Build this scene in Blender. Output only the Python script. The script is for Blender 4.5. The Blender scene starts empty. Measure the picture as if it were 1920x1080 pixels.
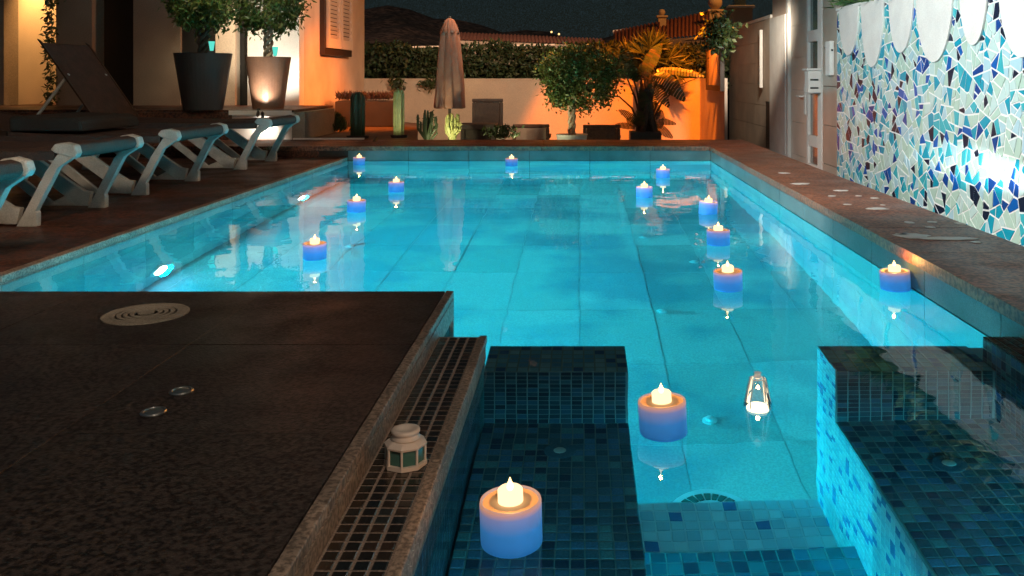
import bpy, math, random
from mathutils import Vector, Matrix, Euler
random.seed(7)
R = math.radians
SC = bpy.context.scene
# ------------------------------------------------------------------ camera
CAMH = 0.85            # water surface is z = 0
F = 1650.0             # focal length in photo pixels
cd = bpy.data.cameras.new('camera'); cam = bpy.data.objects.new('camera', cd); SC.collection.objects.link(cam)
cam.location = (0, 0, CAMH); cam.rotation_euler = (R(90), 0, 0)
cd.sensor_width = 36; cd.lens = F/1920*36
cd.shift_x = -127/1920; cd.shift_y = -394/1920
cd.clip_start = .02; cd.clip_end = 500
SC.camera = cam
# ------------------------------------------------------------------ world, night
W = bpy.data.worlds.new('World'); SC.world = W; W.use_nodes = True
wn, wl = W.node_tree.nodes, W.node_tree.links
wn.clear()
wo_ = wn.new('ShaderNodeOutputWorld'); wb = wn.new('ShaderNodeBackground')
sky = wn.new('ShaderNodeTexSky'); sky.sky_type = 'NISHITA'; sky.sun_disc = False
sky.sun_elevation = R(3); sky.sun_rotation = R(200)
wb.inputs[1].default_value = 0.0022
wl.new(sky.outputs[0], wb.inputs[0])
wb2 = wn.new('ShaderNodeBackground'); wb2.inputs[1].default_value = 1.0
tc = wn.new('ShaderNodeTexCoord'); ns = wn.new('ShaderNodeTexNoise'); ns.inputs['Scale'].default_value = 900; ns.inputs['Detail'].default_value = 2
cr = wn.new('ShaderNodeValToRGB'); cr.color_ramp.elements[0].position = .42; cr.color_ramp.elements[0].color = (.0006, .0036, .0056, 1)
cr.color_ramp.elements[1].position = .75; cr.color_ramp.elements[1].color = (.009, .020, .027, 1)
wl.new(tc.outputs['Generated'], ns.inputs['Vector']); wl.new(ns.outputs['Fac'], cr.inputs[0]); wl.new(cr.outputs[0], wb2.inputs[0])
ad = wn.new('ShaderNodeAddShader'); wl.new(wb.outputs[0], ad.inputs[0]); wl.new(wb2.outputs[0], ad.inputs[1]); wl.new(ad.outputs[0], wo_.inputs[0])
sd = bpy.data.lights.new('moon', 'SUN'); sd.energy = .02; sd.angle = R(.5); sd.color = (.7, .8, 1)
so = bpy.data.objects.new('moon', sd); SC.collection.objects.link(so); so.rotation_euler = (R(50), 0, R(-30))
SC.view_settings.view_transform = 'Standard'; SC.view_settings.look = 'None'
SC.view_settings.exposure = .18; SC.view_settings.gamma = 1; SC.view_settings.use_curve_mapping = False
cy = SC.cycles
cy.max_bounces = 10; cy.transmission_bounces = 8; cy.diffuse_bounces = 3; cy.glossy_bounces = 4
cy.caustics_refractive = True; cy.caustics_reflective = False; cy.blur_glossy = .5
cy.sample_clamp_indirect = 2.5; cy.sample_clamp_direct = 0
cy.use_denoising = True
try: cy.denoiser = 'OPENIMAGEDENOISE'
except Exception: pass

def lamp(name, kind, loc, power, col, target=None, size=.1, cone=None, blend=.4, parent=None, shape=None):
    d = bpy.data.lights.new(name, kind); d.energy = power; d.color = col
    if kind == 'AREA':
        d.size = size
        if shape: d.shape = shape
    else: d.shadow_soft_size = size
    if kind == 'SPOT': d.spot_size = R(cone); d.spot_blend = blend
    o = bpy.data.objects.new(name, d); SC.collection.objects.link(o)
    p = Vector(loc)
    if target is not None:
        o.rotation_euler = (Vector(target)-p).to_track_quat('-Z', 'Y').to_euler()
    if parent:
        o.parent = parent; p = p - WO[parent.name]
    o.location = p
    return o

# ------------------------------------------------------------------ mesh helpers
WO = {}
def at(px, py, Y): return Vector(((px-1087)/F*Y, Y, CAMH-(py-146)/F*Y))
def tag(o, label=None, cat=None, group=None, kind=None):
    if label: o['label'] = label
    if cat: o['category'] = cat
    if group: o['group'] = group
    if kind: o['kind'] = kind
    return o
def thing(name, loc, label=None, cat=None, group=None, kind=None):
    o = bpy.data.objects.new(name, None); SC.collection.objects.link(o)
    o.empty_display_size = .1; o.location = loc; WO[o.name] = Vector(loc)
    return tag(o, label, cat, group, kind)
class MB:
    def __init__(s): s.v = []; s.f = []; s.r = []; s.cur = .5
    def add(s, vs, fs, M=None):
        n = len(s.v)
        s.v += [tuple(M @ Vector(v)) if M else tuple(v) for v in vs]
        for f in fs: s.f.append(tuple(i+n for i in f)); s.r.append(s.cur)
        return s
    def box(s, x0, x1, y0, y1, z0, z1, M=None):
        return s.add([(x0,y0,z0),(x1,y0,z0),(x1,y1,z0),(x0,y1,z0),(x0,y0,z1),(x1,y0,z1),(x1,y1,z1),(x0,y1,z1)],
            [(0,3,2,1),(4,5,6,7),(0,1,5,4),(1,2,6,5),(2,3,7,6),(3,0,4,7)], M)
    def prism(s, poly, fn, a, b):      # fn(u, v, w) -> point
        n = len(poly)
        vs = [fn(u, v, a) for u, v in poly] + [fn(u, v, b) for u, v in poly]
        fs = [tuple(range(n-1, -1, -1)), tuple(range(n, 2*n))] + [(i, (i+1) % n, n+(i+1) % n, n+i) for i in range(n)]
        return s.add(vs, fs)
    def lathe(s, prof, c=(0,0,0), n=24, wob=None, cap=True):
        vs = []; fs = []
        for k, (r, z) in enumerate(prof):
            for i in range(n):
                a = 2*math.pi*i/n; rr = r*(wob(a, z) if wob else 1)
                vs.append((c[0]+rr*math.cos(a), c[1]+rr*math.sin(a), c[2]+z))
        for k in range(len(prof)-1):
            for i in range(n):
                j = (i+1) % n; fs.append((k*n+i, k*n+j, (k+1)*n+j, (k+1)*n+i))
        if cap:
            fs.append(tuple(range(n-1, -1, -1))); fs.append(tuple((len(prof)-1)*n+i for i in range(n)))
        return s.add(vs, fs)
    def tube(s, pts, rad, n=8):
        pts = [Vector(p) for p in pts]; rings = []
        for k, p in enumerate(pts):
            t = (pts[min(k+1, len(pts)-1)]-pts[max(k-1, 0)]).normalized()
            a = t.cross(Vector((0,0,1)));
            if a.length < .05: a = t.cross(Vector((1,0,0)))
            a.normalize(); b = t.cross(a)
            r = rad[k] if isinstance(rad, (list, tuple)) else rad
            rings += [p+a*r*math.cos(2*math.pi*i/n)+b*r*math.sin(2*math.pi*i/n) for i in range(n)]
        m = len(pts); fs = []
        for k in range(m-1):
            for i in range(n):
                j = (i+1) % n; fs.append((k*n+i, (k+1)*n+i, (k+1)*n+j, k*n+j))
        fs.append(tuple(range(n))); fs.append(tuple((m-1)*n+i for i in range(n-1, -1, -1)))
        return s.add(rings, fs)
    def leaf(s, p, d, L, w, up=None):
        d = Vector(d).normalized(); q = d.cross(up or Vector((random.gauss(0,1), random.gauss(0,1), random.gauss(0,1))))
        if q.length < .01: q = Vector((1,0,0))
        q.normalize(); nrm = d.cross(q); p = Vector(p)
        s.cur = random.random()
        return s.add([p, p+d*L*.5+q*w*.5, p+d*L-nrm*L*.15, p+d*L*.5-q*w*.5], [(0,1,2),(0,2,3)])
    def build(s, name, mat, parent=None, smooth=False, bevel=0, solid=False):
        me = bpy.data.meshes.new(name)
        xs = list(zip(*s.v)); lo = [min(x) for x in xs]; hi = [max(x) for x in xs]
        c = Vector(((lo[0]+hi[0])/2, (lo[1]+hi[1])/2, lo[2] if parent is None else (lo[2]+hi[2])/2))
        me.from_pydata([tuple(Vector(v)-c) for v in s.v], [], s.f); me.update()
        at_ = me.attributes.new('rnd', 'FLOAT', 'FACE'); at_.data.foreach_set('value', s.r)
        if smooth:
            for p in me.polygons: p.use_smooth = True
        me.materials.append(mat)
        o = bpy.data.objects.new(name, me); SC.collection.objects.link(o)
        WO[o.name] = c.copy()
        if parent: o.parent = parent; o.location = c - WO[parent.name]
        else: o.location = c
        if bevel:
            b = o.modifiers.new('bevel', 'BEVEL'); b.width = bevel; b.segments = 2; b.limit_method = 'ANGLE'
        return o
def kids(o): return [c for c in SC.collection.objects if c.parent == o]
def copy_tree(o, parent=None):
    c = o.copy(); SC.collection.objects.link(c); c.parent = parent
    if parent is None: WO[c.name] = WO.get(o.name, Vector())
    for ch in kids(o): copy_tree(ch, c)
    return c
def tiles(dx, dy, dz, mat, n=10, name='tile'):
    out = []
    for k in range(n):
        me = bpy.data.meshes.new(name); x, y, z = dx/2, dy/2, dz/2
        b = min(.0018 if dx < .3 else .0006, dz*.4, dx*.1)
        vs = [(-x,-y,-z),(x,-y,-z),(x,y,-z),(-x,y,-z),(-x,-y,z-b),(x,-y,z-b),(x,y,z-b),(-x,y,z-b),(-x+b,-y+b,z),(x-b,-y+b,z),(x-b,y-b,z),(-x+b,y-b,z)]
        fs = [(8,9,10,11),(4,5,9,8),(5,6,10,9),(6,7,11,10),(7,4,8,11),(0,1,5,4),(1,2,6,5),(2,3,7,6),(3,0,4,7)]
        me.from_pydata(vs, [], fs); a = me.attributes.new('rnd', 'FLOAT', 'FACE'); a.data.foreach_set('value', [(k+.5)/n]*len(fs))
        me.materials.append(mat); out.append(me)
    return out
def place(me, name, parent, loc, M=None, label=None):
    o = bpy.data.objects.new(name, me); SC.collection.objects.link(o); o.parent = parent
    o.location = Vector(loc)-WO[parent.name]
    if M: o.rotation_euler = M.to_euler()
    if label: o['label'] = label
    return o
def seen_size(p, s):
    if p.y < .3: return 0
    x = 1087+F*p.x/p.y; y = 146+F*(CAMH-p.z)/p.y
    if x < -20 or x > 1940 or y < -20 or y > 1400: return 0
    return s/p.length
def mosaic(parent, o, u, v, nu, nv, pitch, gap, th, mat, name='mosaic_tile', limit=300, skip=None):
    """square tiles over the patch o + i*pitch*u + j*pitch*v; the largest-looking 300 are objects"""
    o, u, v = Vector(o), Vector(u).normalized(), Vector(v).normalized(); n = u.cross(v).normalized()
    M = Matrix((u, v, n)).transposed()
    var = tiles(pitch-gap, pitch-gap, th, mat, 14, name)
    L = []
    for i in range(nu):
        for j in range(nv):
            p = o+u*pitch*(i+.5)+v*pitch*(j+.5)+n*th/2
            if skip and skip(p): continue
            L.append((seen_size(p-Vector((0,0,0)), pitch), p))
    L.sort(key=lambda t: -t[0])
    big = [t for t in L[:limit] if t[0] > 0]; rest = L[len(big):]
    for s_, p in big: place(random.choice(var), name, parent, p, M)
    if rest:
        mb = MB(); h = (pitch-gap)/2; t = th/2
        for s_, p in rest:
            mb.cur = random.random()
            vs = [p+u*a*h+v*b*h+n*c*t for c in (-1, 1) for a, b in ((-1,-1),(1,-1),(1,1),(-1,1))]
            mb.add(vs, [(4,5,6,7),(0,1,5,4),(1,2,6,5),(2,3,7,6),(3,0,4,7)])
        tag(mb.build('mosaic_field', mat, parent), kind='stuff')
def slabs(parent, x0, x1, y0, y1, ztop, th, dx, dy, mat, gap=.004, name='floor_tile', skip=None, stagger=False, zj=.0006, slope=0):
    nx = max(1, round((x1-x0)/dx)); ny = max(1, round((y1-y0)/dy)); ax = (x1-x0)/nx; ay = (y1-y0)/ny
    var = tiles(ax-gap, ay-gap, th, mat, 12, name)
    for i in range(nx):
        for j in range(ny):
            p = Vector((x0+ax*(i+.5), y0+ay*(j+.5), ztop-th/2+random.uniform(-zj, zj)))
            if skip and skip(p): continue
            place(random.choice(var), name, parent, p)

# ------------------------------------------------------------------ materials
def PM(name, col, col2=None, rough=.6, nscale=3, nlo=.35, nhi=.65, var=0, palette=None, bump=0, bscale=60, spec=.5, metal=0,
       em=None, es=0, grain=0, gscale=260, sss=0, coat=0, rlo=None, trans=0, stretch=None):
    m = bpy.data.materials.new(name); m.use_nodes = True; N, L = m.node_tree.nodes, m.node_tree.links
    b = N['Principled BSDF']; geo = N.new('ShaderNodeNewGeometry')
    def rgb(c): n = N.new('ShaderNodeRGB'); n.outputs[0].default_value = (*c, 1); return n.outputs[0]
    def noise(sc, det=3):
        n = N.new('ShaderNodeTexNoise'); n.inputs['Scale'].default_value = sc; n.inputs['Detail'].default_value = det
        if stretch:
            mp = N.new('ShaderNodeMapping'); mp.inputs['Scale'].default_value = stretch
            L.new(geo.outputs['Position'], mp.inputs[0]); L.new(mp.outputs[0], n.inputs['Vector'])
        else: L.new(geo.outputs['Position'], n.inputs['Vector'])
        return n.outputs['Fac']
    def mix(fac, a, bb, mode='MIX'):
        n = N.new('ShaderNodeMix'); n.data_type = 'RGBA'; n.blend_type = mode
        if isinstance(fac, float) or isinstance(fac, int): n.inputs[0].default_value = fac
        else: L.new(fac, n.inputs[0])
        L.new(a, n.inputs[6]); L.new(bb, n.inputs[7]); return n.outputs[2]
    def mr(x, a0, a1, b0, b1):
        n = N.new('ShaderNodeMapRange'); L.new(x, n.inputs[0])
        for i, q in enumerate((a0, a1, b0, b1)): n.inputs[i+1].default_value = q
        return n.outputs[0]
    at_ = N.new('ShaderNodeAttribute'); at_.attribute_name = 'rnd'
    c = rgb(col)
    if palette:
        cr = N.new('ShaderNodeValToRGB'); cr.color_ramp.interpolation = 'CONSTANT'
        e = cr.color_ramp.elements; tot = sum(w for w, _ in palette); acc = 0
        for k, (w, pc) in enumerate(palette):
            el = e[k] if k < 2 else e.new(min(.999, acc/tot))
            el.position = acc/tot; el.color = (*pc, 1); acc += w
        L.new(at_.outputs['Fac'], cr.inputs[0]); c = cr.outputs[0]
    if col2: c = mix(mr(noise(nscale, 6), nlo, nhi, 0, 1), c, rgb(col2))
    if var: 
        cb = N.new('ShaderNodeCombineColor'); x = mr(at_.outputs['Fac'], 0, 1, 1-var, 1+var)
        for i in range(3): L.new(x, cb.inputs[i])
        c = mix(1.0, c, cb.outputs[0], 'MULTIPLY')
    if grain:
        cb = N.new('ShaderNodeCombineColor'); x = mr(noise(gscale, 3), .40, .60, 1-grain, 1+grain)
        for i in range(3): L.new(x, cb.inputs[i])
        c = mix(1.0, c, cb.outputs[0], 'MULTIPLY')
    L.new(c, b.inputs['Base Color'])
    b.inputs['Roughness'].default_value = rough; b.inputs['Metallic'].default_value = metal
    if rlo is not None: L.new(mr(noise(nscale*1.7, 4), .35, .65, rlo, rough), b.inputs['Roughness'])
    b.inputs['Specular IOR Level'].default_value = spec; b.inputs['Coat Weight'].default_value = coat
    if trans: b.inputs['Transmission Weight'].default_value = trans
    if sss:
        b.inputs['Subsurface Weight'].default_value = sss; b.inputs['Subsurface Radius'].default_value = (.02, .02, .03); b.inputs['Subsurface Scale'].default_value = .5
    if em: b.inputs['Emission Color'].default_value = (*em, 1); b.inputs['Emission Strength'].default_value = es
    if bump:
        bn = N.new('ShaderNodeBump'); bn.inputs['Strength'].default_value = bump; bn.inputs['Distance'].default_value = .01
        L.new(noise(bscale, 4), bn.inputs['Height']); L.new(bn.outputs[0], b.inputs['Normal'])
    return m
m_deck = PM('deck stone', (.115,.040,.020), (.065,.026,.015), rough=.6, nscale=2.2, var=.18, bump=.25, bscale=120, grain=.65, gscale=45, rlo=.38)
m_coping = PM('coping stone', (.20,.070,.034), (.13,.05,.028), rough=.55, nscale=3, var=.15, bump=.25, bscale=140, grain=.6, gscale=55, rlo=.38)
m_plat = PM('platform stone', (.062,.046,.038), (.040,.031,.027), rough=.55, nscale=2.5, var=.15, bump=.2, bscale=150, grain=.65, gscale=85, rlo=.3)
m_trim = PM('edge trim stone', (.36,.26,.19), (.22,.17,.13), rough=.45, nscale=7, var=.14, bump=.2, bscale=90, grain=.45, gscale=110)
m_pool = PM('pool stone tile', (.54,.64,.60), (.24,.36,.40), rough=.45, nscale=1.2, nlo=.43, nhi=.57, var=.28, bump=.1, bscale=30, grain=.12, gscale=120)  # pale noise patches imitate caustic light on the tiles
m_band = PM('waterline stone tile', (.13,.19,.19), (.07,.12,.12), rough=.35, nscale=4, var=.2, bump=.12, bscale=40, grain=.2)
m_grout = PM('pool grout', (.55,.62,.62), rough=.8)
m_grout_d = PM('dark grout', (.04,.032,.026), rough=.85)
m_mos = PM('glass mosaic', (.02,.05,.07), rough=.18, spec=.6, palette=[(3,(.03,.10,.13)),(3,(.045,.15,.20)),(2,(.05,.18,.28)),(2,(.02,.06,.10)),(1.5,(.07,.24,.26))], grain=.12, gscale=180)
m_mosshade = PM('shaded glass mosaic', (.02,.05,.07), rough=.18, spec=.6, palette=[(3,(.010,.04,.055)),(3,(.016,.06,.08)),(2,(.02,.08,.12)),(2,(.008,.025,.04)),(1,(.03,.10,.12))])  # darker copy of the mosaic; back panel shade is in the palette
m_moslit = PM('lit row glass mosaic', (.2,.3,.4), rough=.2, palette=[(3,(.10,.30,.38)),(3,(.07,.24,.36)),(1,(.03,.10,.22)),(2,(.14,.36,.42))])  # lighter copy of the mosaic; light on the top row is painted in
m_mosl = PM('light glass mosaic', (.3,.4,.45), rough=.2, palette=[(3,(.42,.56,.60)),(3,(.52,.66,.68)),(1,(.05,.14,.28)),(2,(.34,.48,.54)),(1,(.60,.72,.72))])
m_mosg = PM('bench grout', (.085,.20,.20), rough=.8)
m_ledge = PM('brown mosaic', (.04,.03,.02), rough=.22, spec=.6, palette=[(3,(.020,.016,.012)),(2,(.035,.024,.015)),(2,(.015,.018,.018)),(2,(.05,.03,.018)),(1,(.03,.032,.028))], grain=.25, gscale=200)
m_ledgeg = PM('ledge grout', (.30,.22,.17), rough=.8, grain=.3)
m_white = PM('white plaster', (.78,.78,.74), (.70,.69,.66), rough=.8, nscale=5, bump=.15, bscale=50, grain=.06, gscale=150)
m_cream = PM('cream plaster', (.72,.60,.46), (.62,.52,.41), rough=.85, nscale=2, bump=.2, bscale=60, grain=.12, gscale=160)
m_tan = PM('tan plaster', (.34,.27,.20), (.26,.21,.16), rough=.9, nscale=1.6, bump=.2, bscale=60, grain=.2, gscale=120)
m_pvc = PM('white plastic', (.64,.66,.61), (.46,.49,.45), rough=.4, nscale=9, grain=.1, gscale=160)
m_fabric = PM('brown sling', (.075,.045,.035), (.05,.034,.028), rough=.85, nscale=12, bump=.3, bscale=300, grain=.4, gscale=220)
m_towel = PM('dark cushion', (.028,.026,.022), rough=.9, bump=.3, bscale=200, grain=.4, gscale=220)
m_dark = PM('dark void', (.012,.011,.010), rough=.9)
m_dwood = PM('dark frame wood', (.035,.02,.014), rough=.5, grain=.3)
m_wicker = PM('wicker', (.16,.085,.055), (.10,.055,.04), rough=.7, nscale=30, bump=.5, bscale=160, grain=.4, gscale=200)
m_wickl = PM('light canvas', (.42,.33,.26), rough=.8, grain=.15)
m_dwick = PM('dark wicker', (.07,.05,.04), (.045,.035,.03), rough=.7, nscale=30, bump=.5, bscale=160, grain=.4, gscale=200)
m_orwall = PM('house render', (.72,.60,.50), (.55,.44,.36), rough=.9, nscale=1.7, bump=.25, bscale=70, grain=.12, gscale=140)
m_shut = PM('shutter paint', (.66,.58,.50), rough=.5)
m_potd = PM('dark pot', (.055,.045,.038), (.04,.034,.03), rough=.45, nscale=4, grain=.3, bump=.1)
m_potb = PM('bronze pot', (.30,.17,.11), (.22,.12,.08), rough=.4, nscale=4, grain=.2, bump=.1)
m_leaf = PM('ficus leaf', (.10,.13,.03), rough=.4, palette=[(2,(.06,.11,.02)),(2,(.10,.14,.03)),(1,(.16,.17,.05)),(1,(.035,.06,.015))])
m_leafd = PM('dark leaf', (.04,.07,.02), rough=.5, palette=[(3,(.035,.06,.018)),(2,(.055,.085,.022)),(1,(.085,.10,.03)),(1,(.025,.04,.014))])
m_hedge = PM('hedge leaf', (.04,.07,.02), rough=.5, palette=[(3,(.05,.085,.035)),(2,(.08,.12,.05)),(1,(.11,.13,.06)),(1,(.03,.05,.02))])
m_grassy = PM('wall top leaf', (.05,.12,.03), rough=.45, palette=[(3,(.05,.14,.04)),(2,(.09,.20,.05)),(1,(.2,.26,.08)),(1,(.03,.07,.02))])
m_purple = PM('purple succulent', (.08,.05,.05), rough=.5, palette=[(2,(.06,.03,.034)),(2,(.035,.035,.02)),(1,(.08,.045,.04))])
m_bop = PM('bird of paradise leaf', (.05,.07,.02), rough=.3, palette=[(2,(.03,.05,.015)),(1,(.05,.07,.02)),(1,(.07,.06,.02))])
m_trunk = PM('pale bark', (.55,.43,.31), (.36,.27,.19), rough=.8, nscale=40, bump=.4)
m_trunkd = PM('dark bark', (.09,.065,.045), (.05,.04,.03), rough=.85, nscale=40, bump=.4)
m_cact = PM('pale cactus', (.38,.40,.17), (.28,.32,.13), rough=.55, nscale=20, grain=.15)
m_cactd = PM('dark cactus', (.035,.055,.022), (.025,.04,.018), rough=.55, nscale=20, grain=.2)
m_euph = PM('pale euphorbia', (.42,.42,.16), (.26,.30,.10), rough=.5, nscale=30)
m_paras = PM('parasol canvas', (.44,.22,.15), (.34,.16,.11), rough=.85, nscale=6, bump=.2, bscale=90, grain=.15)
m_stone = PM('grey beige stone tile', (.42,.37,.31), (.34,.30,.25), rough=.35, nscale=3, var=.10, grain=.1)
m_creamd = PM('cream door paint', (.70,.66,.58), (.62,.58,.50), rough=.3, nscale=4)
m_pane = PM('door glass', (.10,.14,.13), rough=.08, spec=.8, grain=.1)
m_board = PM('painted board', (.56,.46,.36), (.46,.38,.30), rough=.7, nscale=4, var=.06, bump=.2, bscale=40, grain=.1)
m_steel = PM('steel', (.55,.55,.52), rough=.3, metal=.9)
m_coverp = PM('cover plastic', (.34,.31,.25), (.27,.25,.2), rough=.5, nscale=20, grain=.2)
m_lantern = PM('cream lantern paint', (.72,.60,.50), rough=.45)
m_lglass = PM('lantern glass', (.06,.16,.13), rough=.12, spec=.7)
m_gravel = PM('patio paving', (.16,.10,.07), (.11,.07,.05), rough=.8, nscale=5, grain=.3, bump=.2)
m_soil = PM('soil', (.03,.022,.016), rough=.95, bump=.4)
m_hill = PM('hill scrub', (.22,.14,.10), (.07,.055,.04), rough=1, nscale=.35, bump=1, bscale=2, grain=.6, gscale=3)
m_roof = PM('roof tiles', (.34,.13,.07), (.22,.08,.05), rough=.8, nscale=8, grain=.3, gscale=40)
m_ground = PM('ground soil', (.03,.025,.02), rough=1)
m_steptr = PM('pale step edge', (.80,.74,.66), rough=.6)
m_bead = PM('pale bead', (.7,.6,.5), rough=.3)

def MEM(name, col, s):
    m = bpy.data.materials.new(name); m.use_nodes = True; N, L = m.node_tree.nodes, m.node_tree.links
    N.remove(N['Principled BSDF']); e = N.new('ShaderNodeEmission'); e.inputs[0].default_value = (*col, 1); e.inputs[1].default_value = s
    L.new(e.outputs[0], N['Material Output'].inputs[0]); return m
e_pool = MEM('pool lamp face', (.85,.97,1), 22)
e_flame = MEM('flame', (1,.62,.22), 4.5)
e_led = MEM('led cup', (1,.70,.36), 1.7)
e_cup = MEM('glowing wax', (1,.80,.50), 2.4)
e_town = MEM('distant lamp', (1,.55,.2), 2)
e_sod = MEM('sodium bulb', (1,.4,.05), 6)
e_warm = MEM('warm bulb', (1,.8,.55), 8)
# wax: blue dye; pool light and flame glow painted in as an emission ramp
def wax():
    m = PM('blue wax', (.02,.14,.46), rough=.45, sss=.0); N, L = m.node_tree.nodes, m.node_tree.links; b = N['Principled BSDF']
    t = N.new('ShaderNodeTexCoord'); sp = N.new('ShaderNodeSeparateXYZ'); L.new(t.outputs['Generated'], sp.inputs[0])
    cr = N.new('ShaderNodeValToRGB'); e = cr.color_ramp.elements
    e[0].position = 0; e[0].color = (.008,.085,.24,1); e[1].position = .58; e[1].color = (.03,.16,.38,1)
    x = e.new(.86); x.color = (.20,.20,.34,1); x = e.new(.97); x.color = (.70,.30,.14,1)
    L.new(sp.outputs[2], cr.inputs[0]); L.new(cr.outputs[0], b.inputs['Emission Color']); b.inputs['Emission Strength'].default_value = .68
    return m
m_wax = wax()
m_waxtop = PM('candle top wax', (.85,.55,.32), rough=.5)  # the flame's orange light is worked into this colour
# water
def water():
    m = bpy.data.materials.new('pool water'); m.use_nodes = True; N, L = m.node_tree.nodes, m.node_tree.links
    N.remove(N['Principled BSDF']); g = N.new('ShaderNodeBsdfGlass'); g.inputs['IOR'].default_value = 1.333; g.inputs['Roughness'].default_value = 0
    g.inputs['Color'].default_value = (.92, .99, 1, 1)
    geo = N.new('ShaderNodeNewGeometry'); n1 = N.new('ShaderNodeTexNoise'); n1.inputs['Scale'].default_value = 5; n1.inputs['Detail'].default_value = 1.5
    b = N.new('ShaderNodeBump'); b.inputs['Strength'].default_value = .16; b.inputs['Distance'].default_value = .010
    L.new(geo.outputs['Position'], n1.inputs['Vector']); L.new(n1.outputs['Fac'], b.inputs['Height']); L.new(b.outputs[0], g.inputs['Normal'])
    L.new(g.outputs[0], N['Material Output'].inputs[0]); return m
m_water = water()
def clear(name, col):
    m = bpy.data.materials.new(name); m.use_nodes = True; N, L = m.node_tree.nodes, m.node_tree.links
    N.remove(N['Principled BSDF']); t = N.new('ShaderNodeBsdfTransparent'); t.inputs[0].default_value = (*col, 1)
    g = N.new('ShaderNodeBsdfGlossy'); g.inputs['Roughness'].default_value = .03; mx = N.new('ShaderNodeMixShader'); fr = N.new('ShaderNodeFresnel')
    L.new(fr.outputs[0], mx.inputs[0]); L.new(t.outputs[0], mx.inputs[1]); L.new(g.outputs[0], mx.inputs[2]); L.new(mx.outputs[0], N['Material Output'].inputs[0]); return m
m_frost = PM('glowing frosted rim', (.85,.88,.85), rough=.2, em=(.9,.9,.85), es=.12)  # slight emission added so the lantern frame reads pale; not a lamp
m_clear = clear('clear glass', (.9,.95,.95))

# ------------------------------------------------------------------ key dimensions (metres)
XL, XR, XO = -2.37, 1.34, 1.85        # left pool wall, right pool wall, outer edge of the right coping
XW = 2.65                             # face of the mosaic wall and entrance, beyond a sunken passage
YF, YFO = 9.0, 9.96                   # far pool wall, outer edge of the far coping
ZC, ZD, ZP, ZL = .15, .038, .12, .06  # coping, left deck, platform, mosaic ledge
XP, XLE = -.43, -.285                 # platform edge, ledge edge
YP, YS = 3.01, 2.69                   # platform far edge, spa far end
ZT = .49; ZG = -.5                    # raised terrace, lower patio
ZB = -.45                             # bench seats
def floor_z(y): return -1.22-.03*(y-2.8)

# ------------------------------------------------------------------ ground, pool shell
g = MB(); g.box(-60,60,-8,120,-2.6,-2.2); tag(g.build('ground', m_ground), kind='structure')
basin = thing('pool_basin', (0,6,-1.6), kind='structure')
g = MB(); g.add([(XL,2.8,floor_z(2.8)-.0035),(XR,2.8,floor_z(2.8)-.0035),(XR,YF,floor_z(YF)-.0035),(XL,YF,floor_z(YF)-.0035)], [(0,1,2,3)])
g.build('floor_bed', m_grout, basin)
g = MB(); g.box(XL-.3,XR+.3,0,YF+.3,-1.9,-1.6); g.build('pool_base', m_grout_d, basin)
cols = 10; tw = .375; tl = .67
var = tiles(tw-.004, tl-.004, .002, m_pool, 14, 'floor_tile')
sl = Euler((math.atan(-.03), 0, 0)).to_matrix()
for i in range(-7, 4):
    for j in range(10):
        x0 = max(XL, i*tw); x1 = min(XR, (i+1)*tw); y = 2.8+tl*(j+.5)-.25
        if x1-x0 < .1 or y > YF+.1: continue
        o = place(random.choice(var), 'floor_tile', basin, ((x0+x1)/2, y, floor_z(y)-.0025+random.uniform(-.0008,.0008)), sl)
        o.scale = ((x1-x0)/tw, 1, 1)
def wallpanel(parent, o, u, nx, w, rows, mat_rows, name='wall_tile', th=.012):
    """rows of tiles on a vertical wall; o bottom corner, u along the wall, normal = u x z"""
    u = Vector(u); z = Vector((0,0,1)); n = u.cross(z); M = Matrix((u, z, n)).transposed()
    for (z0, z1, m) in rows:
        var = tiles(w-.005, z1-z0-.005, th, m, 10, name)
        for i in range(nx):
            place(random.choice(var), name, parent, Vector(o)+u*w*(i+.5)+z*((z0+z1)/2)+n*th/2, M)
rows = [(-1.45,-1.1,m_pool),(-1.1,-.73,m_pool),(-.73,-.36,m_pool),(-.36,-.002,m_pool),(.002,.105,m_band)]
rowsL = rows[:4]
# backing of the walls, then the tiles
g = MB(); g.box(XR+.012,XO-.002,.4,YFO-.01,-1.6,ZC-.045); g.build('right_wall_core', m_grout_d, basin)
g = MB(); g.box(XL-.3,XR+.0118,YF+.012,YFO-.012,-1.6,ZC-.045); g.build('far_wall_core', m_grout_d, basin)
g = MB(); g.box(XL-.3,XL-.012,YP,YF+.0118,-1.6,ZD-.04); g.build('left_wall_core', m_grout_d, basin)
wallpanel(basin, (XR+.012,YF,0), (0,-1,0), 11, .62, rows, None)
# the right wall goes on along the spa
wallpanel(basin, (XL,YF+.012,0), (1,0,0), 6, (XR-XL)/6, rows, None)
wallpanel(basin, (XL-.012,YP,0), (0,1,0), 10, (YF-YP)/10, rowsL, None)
# ---- water
g = MB(); g.add([(XL-.02,-.5,0),(XR+.02,-.5,0),(XR+.02,YF+.02,0),(XL-.02,YF+.02,0)], [(0,1,2,3)])
wat = g.build('water', m_water); tag(wat, kind='structure')

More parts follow.
